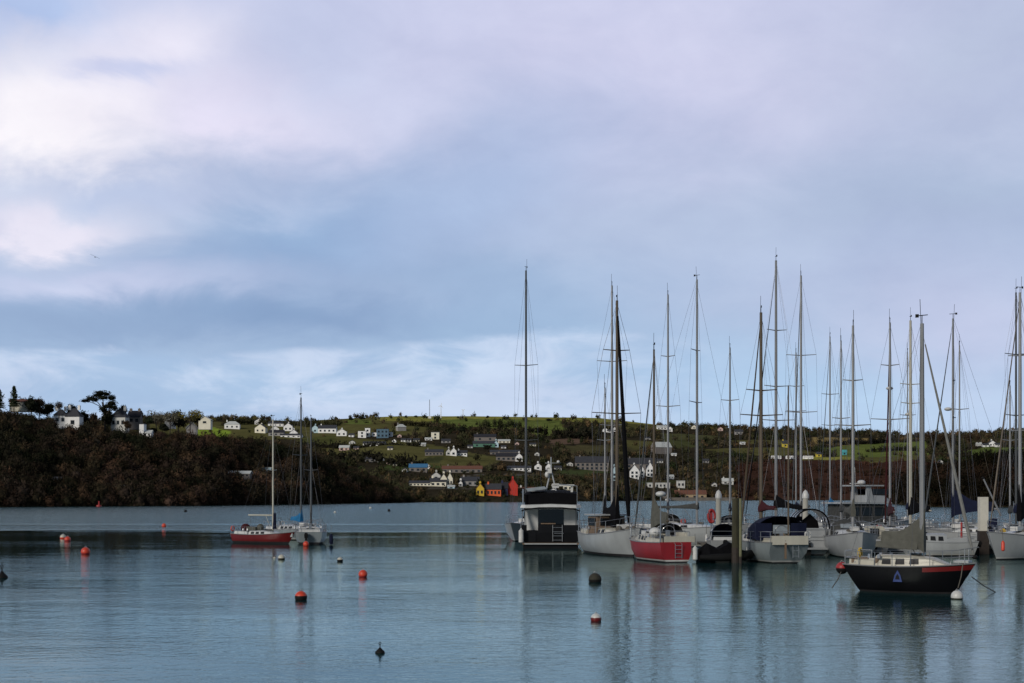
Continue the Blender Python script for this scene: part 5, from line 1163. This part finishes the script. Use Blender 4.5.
# small cream cabin boat
def cabin_boat(label, px, Y, head, L, B, hm, cm, hh=1.0, topm=None, canopy=None):
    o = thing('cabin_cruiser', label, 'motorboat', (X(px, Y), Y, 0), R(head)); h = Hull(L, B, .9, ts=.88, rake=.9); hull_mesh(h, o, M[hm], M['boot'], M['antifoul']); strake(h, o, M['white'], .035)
    cabin(h, o, .38, .86, hh, .82, M[cm], 3); cockpit(h, o, .04, .38, M[cm]); rails(h, o, lines=False, pushpit=True)
    if canopy: hood(h, o, .10, B*.8, L*.28, 1.1, M[canopy], True, 'canopy')
    outboard(o, h.x(0)-.1, 0, .3); return o
cabin_boat('small cream cabin boat behind the black sloop cockpit', 874, 97.2, 78, 5.0, 2.0, 'white', 'offwhite', .95)
cabin_boat('small white cabin boat with navy canopy left of the mossy timber piling', 722, 96.5, 86, 5.2, 2.1, 'white', 'topside', .8, canopy='navy')
cabin_boat('small pale cabin boat with grey canopy behind the red sloop mast', 664, 97.5, 96, 5.4, 2.2, 'greyhull', 'topside', .9, canopy='grey')
cabin_boat('small white boat with long low rail right of the black sloop mast', 934, 92.2, 180, 5.2, 2.1, 'white', 'white', .55)
yacht('sloop', 'sloop with a round white radar dome halfway up its mast', (890, 103.5), 80, 10, 3.2, 1.2, 320, .08, 'white', spread_px=((419, 19), (365, 9)), furl=('maroon', .075), cover='maroon', coverh=.55, boom=.33, r=.09, dome_py=388)
yacht('sloop', 'sloop with a thick white mast just left of the black sloop mast', (910.5, 110), 102, 10, 3.2, 1.2, 318, .07, 'white', spread_px=((384, 12), (403, 11)), cover='blackcloth', coverh=.6, boom=.32, r=.13, dome_py=414, mastm='offwhite')
yacht('sloop', 'sloop with a slim mast almost touching the thick white mast', (907.5, 141), 92, 9, 2.9, 1.1, 350, .07, 'white', spread_px=((415, 8),), cover='navy', r=.07)
# black sloop in front
o, h = yacht('sloop', 'black sloop with red bow band and grey furled headsail moored in front', (922, 57.8), -34, 5.3, 2.1, 1.08, 321, .09, 'black', boot='black', cab='offwhite', furl=('palecloth', .075), cover='olive', coverh=.62, boom=.36, r=.11, mastm='alu', nwin=3,
     spread_px=(), cabu=(.26, .80), cabh=.46, hullkw=dict(ts=.62, rake=.85, srake=.75, sheer=.16, draft=.5), band=lambda u, lv: u > .60 and lv == 1, rigkw=dict(wires=.006, boomz=1.0, furl_top=.95), railh=.55)
q = MB(); q.path([(h.x(.1), s_*h.beam(.1)*.8, 1.2) for s_ in (-1, 1)], .03); q.build('stern_bar', M['steel'], o)
# blue triangular emblem with dark centre on the side facing the camera
def emblem(o, h):
    u = .47; y = -h.beam(u)*.985; x = h.x(u)-.02; z = .66
    tri = lambda s, dy: [(x-.19*s, y-.02-dy, z-.20*s), (x+.19*s, y-.02-dy, z-.20*s), (x+.12*s, y-.02-dy, z+.06*s), (x, y-.02-dy, z+.27*s), (x-.12*s, y-.02-dy, z+.06*s)]
    b = MB(); b.loft([tri(1.0, 0), tri(1.0, .012)]); e = b.build('emblem', mat('emblem_blue', (.008,.03,.15), .4, var=.05), o)
    b = MB(); b.loft([tri(.5, .012), tri(.5, .02)]); b.build('emblem_centre', M['black'], e)
    e.rotation_euler = (0, 0, 0)
emblem(o, h)
q = MB(); 
for x in (-1.6, -1.2, -.6): q.box((x-.6, -.35, 1.28), (.3, .5, .22), rz=.3)
q.build('cockpit_gear', M['teak'], o)
q = MB(); q.box((h.x(.9), 0, h.top(.9)+.1), (.6, .5, .1)); q.build('foredeck_pad', M['white'], o)
# grey sheet draped under the boom over the cabin
rr = []
for i in range(7):
    t = i/6; x = .35-1.75*t; wv = .12+.45*t*(1-t)
    rr.append([(x, -wv-.1, 1.74+.1*t), (x, -.10, 2.25-.2*t), (x, .10, 2.25-.2*t), (x, wv+.1, 1.74+.1*t)])
q = MB(); q.loft(rr, closed=False, cap=False); q.loft([[(a, b_*.97, c-.02) for a, b_, c in r] for r in reversed(rr)], closed=False, cap=False); q.build('boom_tent', M['olive'], o)
# right-hand side
yacht('sloop', 'sloop with a big navy sail cover right of the black sloop', (953, 100), 160, 7, 2.7, 1.25, 316, .2, 'white', spread_px=((417, 20), (380, 10)), furl=('alud', .06), cover='navy', coverh=.85, boom=.42, r=.09, sh='navy', dome_py=409, rigkw=dict(boomz=1.7))
yacht('sloop', 'sloop with the thin rightmost mast of the navy covered group', (959.5, 123), 90, 9.5, 3.0, 1.2, 343, .08, 'white', spread_px=((409, 9),), cover='grey', r=.075)
o, h = yacht('sloop', 'white sloop cut by the right edge with black sail covers', (1020, 88.3), -138, 9.8, 3.4, 1.35, 290, .12, 'white', spread_px=((355, 14), (430, 15)), cover='blackcloth', coverh=.8, boom=.32, r=.115, furl=('wood', .06), sh='blackcloth')
yacht('sloop', 'sloop behind the far right white sloop with its mast almost touching', (1016, 103.5), 100, 10.5, 3.2, 1.25, 290, .07, 'white', spread_px=((354, 13), (415, 12)), cover='navy', r=.085, mastm='alud')
yacht('sloop', 'sloop with the shortest mast at the far right', (1010, 112), 85, 8.5, 2.8, 1.1, 383, .07, 'greyhull', spread_px=((440, 8),), cover='grey', r=.075)
# ------------------------------------------------------------------ pontoons, pilings, buoys
plank_m = mat('pontoon_planks', (.11,.10,.085), .85, var=.3, scale=3); float_m = mat('pontoon_float', (.022,.022,.022), .8, var=.3); timber_m = mat('mossy_timber', (.036,.034,.017), .9, var=.5, scale=3, bump=.6, streak=True)
pile_m = mat('pale_piling', (.38,.37,.32), .7, var=.2, scale=2, streak=True); wet_m = mat('piling_weed', (.025,.018,.014), .8, var=.4, scale=5)
def pontoon(label, pts, w=2.0, hgt=.48, curb=True):
    o = thing('pontoon', label, 'pontoon', (pts[0][0], pts[0][1], 0)); a0 = Vector((pts[0][0], pts[0][1]))
    for (xa, ya), (xb, yb) in zip(pts[:-1], pts[1:]):
        a, b = Vector((xa, ya))-a0, Vector((xb, yb))-a0; d = b-a; L_ = d.length; an = math.atan2(d.y, d.x); c = (a+b)/2
        q = MB(); q.box((c.x, c.y, hgt), (L_, w, .07), rz=an)
        n_ = Vector((-d.y, d.x)).normalized()
        for s in (-1, 1): e = c+n_*s*(w/2+.04); q.box((e.x, e.y, hgt-.08), (L_, .08, .24), rz=an)
        q.build('decking', plank_m, o)
        n = max(2, int(L_/3)); 
        for i in range(n): e = a+d*((i+.5)/n); q = MB(); q.box((e.x, e.y, .1), (L_/n*.7, w*.9, .62), rz=an); q.build('float', float_m, o)
    return o
pontoon('near pontoon end between the red sloop and the grey yawl', [(X(699, 87), 87.2), (X(738, 86), 86.2)], 2.6, .5)
pontoon('inner pontoon alongside the broadside white hull', [(X(700, 102), 102.7), (X(845, 102), 102.7)], 2.0, .5)
pontoon('right pontoon running behind the black sloop to the white square piling', [(X(915, 96), 96.1), (X(1022, 96), 96.1)], 2.2, .55)
def piling(name, label, px, Y, top_py, r, m, cap=None, sq=False, weed=1.0, lean=0, r2=None):
    o = thing(name, label, 'piling', (X(px, Y), Y, 0)); zt = Z(top_py, Y); b = MB()
    if sq: b.box((0, 0, (zt-1)/2), (r*2, r*2, zt+1))
    else: b.path([(0, 0, -1), (lean*.5, 0, zt*.5), (lean, 0, zt-.02)], [r, r*.97, r*.93], n=14)
    b.build('post', m, o)
    if cap: b = MB(); b.loft([[(lean+rr*math.cos(k*.449), rr*math.sin(k*.449), z) for k in range(14)] for rr, z in ((r*1.12, zt-.25), (r*1.15, zt), (r*.7, zt+.25), (.02, zt+.38))]); b.build('cap', cap, o, True)
    b = MB()
    if sq: b.box((0, 0, weed/2-.1), (r*2.3, r*2.3, weed+.2))
    else: b.path([(0, 0, -.4), (0, 0, weed)], [r*1.08, r*1.04], n=14)
    b.build('weed_band', wet_m, o); return o
piling('piling', 'tall mossy brown timber piling rising from the near pontoon', 735.5, 82.5, 498, .215, timber_m, None, weed=.9)
piling('piling', 'thin pale post fixed against the mossy timber piling', 740.5, 82.0, 498, .085, mat('pale_moss_post', (.14,.14,.075), .8, var=.3), None, weed=.4)
piling('piling', 'round pale piling with white cap beside the red life ring', 718.5, 104.0, 495, .21, pile_m, M['whiteplastic'], weed=.8)
piling('piling', 'round pale piling with white cap behind the arched canopy', 805.5, 104.0, 495, .22, pile_m, M['whiteplastic'], weed=.8)
piling('piling', 'square white piling with dark base on the right pontoon', 983, 94.6, 497, .27, mat('white_piling', (.52,.50,.43), .7, var=.15, scale=2), None, True, weed=1.55)
piling('piling', 'narrow red post between the black sloop bow and the white square piling', 961.5, 94.6, 522, .07, M['redbuoy'], None, weed=.6)
# life ring station
o = thing('life_ring', 'red life ring in its holder beside the pale capped piling', 'life ring', (X(711, 102), 102, .52))
b = MB(); b.path([(0, 0, 0), (0, 0, 1.9)], .05); b.build('post', M['steel'], o)
b = MB(); b.path([(.02+.24*math.cos(a), -.14, 1.9+.45*math.sin(a)) for a in [k*math.pi/8 for k in range(17)]], .09, n=8, cap=False); b.box((0, -.08, 1.9), (.2, .05, 1.0)); b.build('ring', M['redbuoy'], o, True)
# black covered dinghy at the near pontoon
o = thing('inflatable_dinghy', 'black inflatable dinghy with a rumpled cover by the timber piling', 'dinghy', (X(724, 83.2), 83.4, .0), R(8))
b = MB(); P_ = [(-1.6, .62, .32), (-.4, .68, .3), (.8, .6, .34), (1.5, .3, .45), (1.7, 0, .5), (1.5, -.3, .45), (.8, -.6, .34), (-.4, -.68, .3), (-1.6, -.62, .32)]
b.path(P_, [.14]+[.24]*7+[.14], n=10); b.build('tube', M['rubber'], o, True)
b = MB(); b.box((-.1, 0, .18), (3.0, 1.1, .1)); b.build('floor', M['rubber'], o)
rr = [[(x, -.75*k, .4), (x, -.4*k, .75*k+.25+.12*math.sin(x*5)), (x, .1, .95*k+.2+.1*math.sin(x*7+1)), (x, .5*k, .7*k+.25), (x, .75*k, .4)] for x, k in ((-1.5, .6), (-1, .95), (-.4, .8), (.2, 1.0), (.8, .85), (1.4, .4))]
b = MB(); b.loft(rr); b.build('cover', M['blackcloth'], o, True)
# white fender by the red sloop
def fender(label, px, Y, z, m='whiteplastic', s=1.0):
    o = thing('fender', label, 'fender', (X(px, Y), Y, z)); b = MB(); b.path([(0,0,-.42*s), (0,0,-.34*s), (0,0,.30*s), (0,0,.40*s), (0,0,.46*s)], [.05, .15*s, .15*s, .06, .03], n=10); b.build('body', M[m], o, True)
    b = MB(); b.path([(0,0,.44*s), (0,.1,.44*s+.7)], .015, n=4); b.build('lanyard', M['rope'], o)
fender('white fender hanging at the right corner of the red sloop transom', 695.2, 82.5, .55)
fender('white fender between the inner pontoon and the broadside hull', 706.5, 104, .75, s=.7)
fender('dark blue fender on the quarter of the grey moored sloop', 331.2, 111.5, .45, 'navy', s=1.0)
fender('white fender hanging on the left side of the grey yawl', 748.5, 84.3, .6, s=.9)
fender('dark blue fender at the right quarter of the arched motorboat', 836.5, 93.4, .6, 'navy', s=.9)
fender('white fender hanging at the left quarter of the black motor yacht', 521.2, 104.7, .9, s=1.3)
fender('white fender hanging at the right quarter of the black motor yacht', 584.2, 104.7, .9, s=1.3)
fender('orange fender on the bow shoulder of the far right sloop', 1003, 84.6, .9, 'orange', s=.7)
# pedestals on pontoons
for px, Y, lab in ((760, 102.4, 'small white service pedestal on the inner pontoon left of the yawl mast'), (1003, 96, 'yellow-topped service pedestal on the right pontoon beside the square piling')):
    o = thing('service_pedestal', lab, 'pedestal', (X(px, Y), Y, .55)); b = MB(); b.box((0, 0, .45), (.22, .22, .9)); b.build('column', M['whiteplastic'], o); b = MB(); b.loft([[(-s, -s, z), (s, -s, z), (s, s, z), (-s, s, z)] for s, z in ((.15, .9), (.15, 1.0), (.06, 1.12))]); b.build('cap', M['yellow'] if px > 900 else M['whiteplastic'], o)
# buoys: (px, py of waterline, diameter px, top material, lower material, waterband, label)
def buoy(label, px, py, dpx, top, low, lowz=.2, sink=.30, sc=1.0, loop=True, name='mooring_buoy'):
    Y = D(py); r = dpx*Y/F/2; o = thing(name, label, 'buoy', (X(px, Y), Y, 0)); c = r*(1-2*sink)*sc
    b = MB(); n = 12; k = 16; rings = []; mi = []
    for j in range(n+1):
        t = -math.pi/2+math.pi*j/n; rings.append([(r*(math.cos(t)+.001)*math.cos(2*math.pi*i/k), r*(math.cos(t)+.001)*math.sin(2*math.pi*i/k), c+r*sc*math.sin(t)) for i in range(k)])
    b.loft(rings)
    zs = [(b.v[f[0]][2]+b.v[f[2]][2])/2 for f in b.f]; b.mi = [0 if z > c-r+2*r*lowz*1.0 and z > (2*lowz-.6)*r else 1 for z in zs]
    b.build('float', [M[top], M[low]], o, True)
    if loop:
        z = c+r*sc; b = MB(); b.path([(r*.22*math.cos(a), 0, z-.02+r*.3*math.sin(a)) for a in [math.pi*i/8 for i in range(9)]], max(.012, r*.06), n=6); b.build('lifting_eye', M['steel'], o)
    return o
buoy('large red buoy with black underside, nearest to the left moored boats', 301, 600, 12.5, 'orange', 'rubber', .58, .28)
buoy('medium bright red buoy floating alone right of the large red one', 363, 577, 9, 'orange', 'redbuoy', .35, .2)
buoy('small buoy with white top and black bottom on open water', 340, 561.5, 6, 'offwhite', 'rubber', .6, .3)
buoy('small weed-covered buoy, pale and brown, below the red sloop', 281.5, 559.5, 7, 'offwhite', 'weed', .5, .3)
buoy('tiny pale pick-up buoy left of the weed-covered one', 274.5, 558.5, 2.5, 'offwhite', 'weed', .3, .3, loop=False)
buoy('orange buoy alone below the orange pair at the left', 85.5, 554, 9, 'orange', 'redbuoy', .4, .25)
buoy('small white-topped orange buoy, left one of the orange pair', 63, 538.5, 6, 'offwhite', 'orange', .55, .3)
buoy('small dark orange buoy, right one of the orange pair', 67.5, 541, 6.5, 'orange', 'redbuoy', .45, .3)
buoy('far pinkish red buoy on the ruffled water at the left', 164, 527, 4.5, 'orange', 'orange', .3, .2)
buoy('big brown weed-covered buoy left of the red sloop reflection', 595, 582, 13, 'weed', 'rubber', .45, .3)
buoy('white buoy with dark red waterline band on the near water', 596, 621, 11, 'whiteplastic', 'darkred', .62, .30)
buoy('round white buoy under the bow of the black sloop', 957, 599, 12, 'whiteplastic', 'weed', .4, .28)
buoy('dark red and black buoy hanging at the stern of the black sloop', 842.5, 578, 11, 'redbuoy', 'rubber', .45, .05).location = P(842, 573.5, 60.3)
buoy('orange-red buoy floating under the bow of the grey moored sloop', 306, 546, 6, 'orange', 'redbuoy', .3, .2)
buoy('tiny dark buoy on the far bright water', 389, 511.5, 3, 'rubber', 'rubber', .3, .2, loop=False)
buoy('tiny white buoy on the far bright water, left of the dark one', 370.5, 508.8, 2.5, 'whiteplastic', 'whiteplastic', .3, .2, loop=False)
buoy('tiny white buoy near the grey moored boat mast on far water', 335, 513, 2.5, 'whiteplastic', 'whiteplastic', .3, .2, loop=False)
buoy('tiny far dark buoy beside the headland at the left', 185.5, 512, 3, 'rubber', 'rubber', .3, .2, loop=False)
# black marker buoys with a pick-up handle
def pickup(label, px, py, w_):
    Y = D(py); s = Y/F; o = thing('pickup_buoy', label, 'buoy', (X(px, Y), Y, 0)); r = w_*s/2; b = MB()
    b.loft([[(q*r*math.cos(k*.5236), q*r*math.sin(k*.5236), z*r) for k in range(12)] for q, z in ((.8, -.4), (1, .05), (.9, .35), (.45, .75), (.2, 1.05), (.1, 1.15))]); b.build('float', M['rubber'], o, True)
    b = MB(); b.path([(0, 0, r), (0, 0, r*1.7)], r*.10, n=6); b.path([(r*.2*math.cos(a), 0, r*1.95+r*.26*math.sin(a)) for a in [k*math.pi/6 for k in range(13)]], r*.08, n=6, cap=False); b.build('handle', M['rubber'], o)
pickup('black cone-shaped pick-up buoy with ring handle alone in the near water', 380, 653, 10)
pickup('black pick-up buoy with stick at the left edge of the photo', 2, 578, 12)
# channel marker by the headland
Y = D(506.6); o = thing('channel_marker', 'small red channel marker post on the water below the headland wood', 'marker', (X(99, Y), Y, 0)); s = Y/F
b = MB(); b.path([(0, 0, -.4), (0, 0, .5)], [.9, .8], n=10); b.build('float', M['redbuoy'], o); b = MB(); b.path([(0, 0, .5), (0, 0, 5.5*s)], [.28, .2], n=6); b.build('post', M['redbuoy'], o)
# mooring ropes of the black sloop
def rope(label, pts, r=.022):
    b = MB(); b.path(pts, r, n=5); o = b.build('mooring_rope', M['rope']); tag(o, label, 'rope'); return o
rope('mooring rope running down from the black sloop stern into the water', [P(841, 572, 60), P(838, 579, 59), P(832, 588, 58)])
rope('thin mooring rope slanting from the black sloop bow into the water', [P(972, 577, 55.2), P(984, 586, 57), P(996, 592.5, 58)])
rope('rope hanging from the black sloop bow down to the white buoy', [P(963, 563, 54.3), P(961, 577, 54.3), P(958, 588, 54.4)])
# leaning spar, gull
o = thing('leaning_spar', 'pale spar leaning left just right of the white square piling', 'spar', P(1001, 516, 98)); b = MB(); d = P(983, 478, 98)-P(1001, 516, 98); b.path([(0, 0, 0), d], [.07, .05], n=7); b.build('pole', M['alu'], o); b = MB(); b.ball(d, .09); b.build('pole_end', M['rubber'], o)
o = thing('gull', 'lone grey gull gliding in the sky at the upper left', 'bird', P(95, 257, 150), R(200)); o.rotation_euler = (R(0), R(25), R(10))
b = MB(); b.loft([[(y, x, z) for x, z in ((r*math.cos(k), r*math.sin(k)) for k in [i*.785 for i in range(8)])] for y, r in ((-.02, .001),)] if False else [[(r*math.cos(k*.785), y, r*math.sin(k*.785)) for k in range(8)] for y, r in ((-.22, .01), (-.12, .05), (0, .065), (.12, .05), (.2, .03), (.26, .005))])
for s in (-1, 1):
    b.loft([[(s*x, y0, z), (s*x, y1, z), (s*x, (y0+y1)/2, z+.012)] for x, y0, y1, z in ((.04, -.1, .08, .02), (.22, -.07, .12, .09), (.42, -.06, .04, .05), (.55, -.10, -.07, .0))])
b.build('body', mat('gull_feathers', (.30,.30,.32), .8, var=.2), o, True)
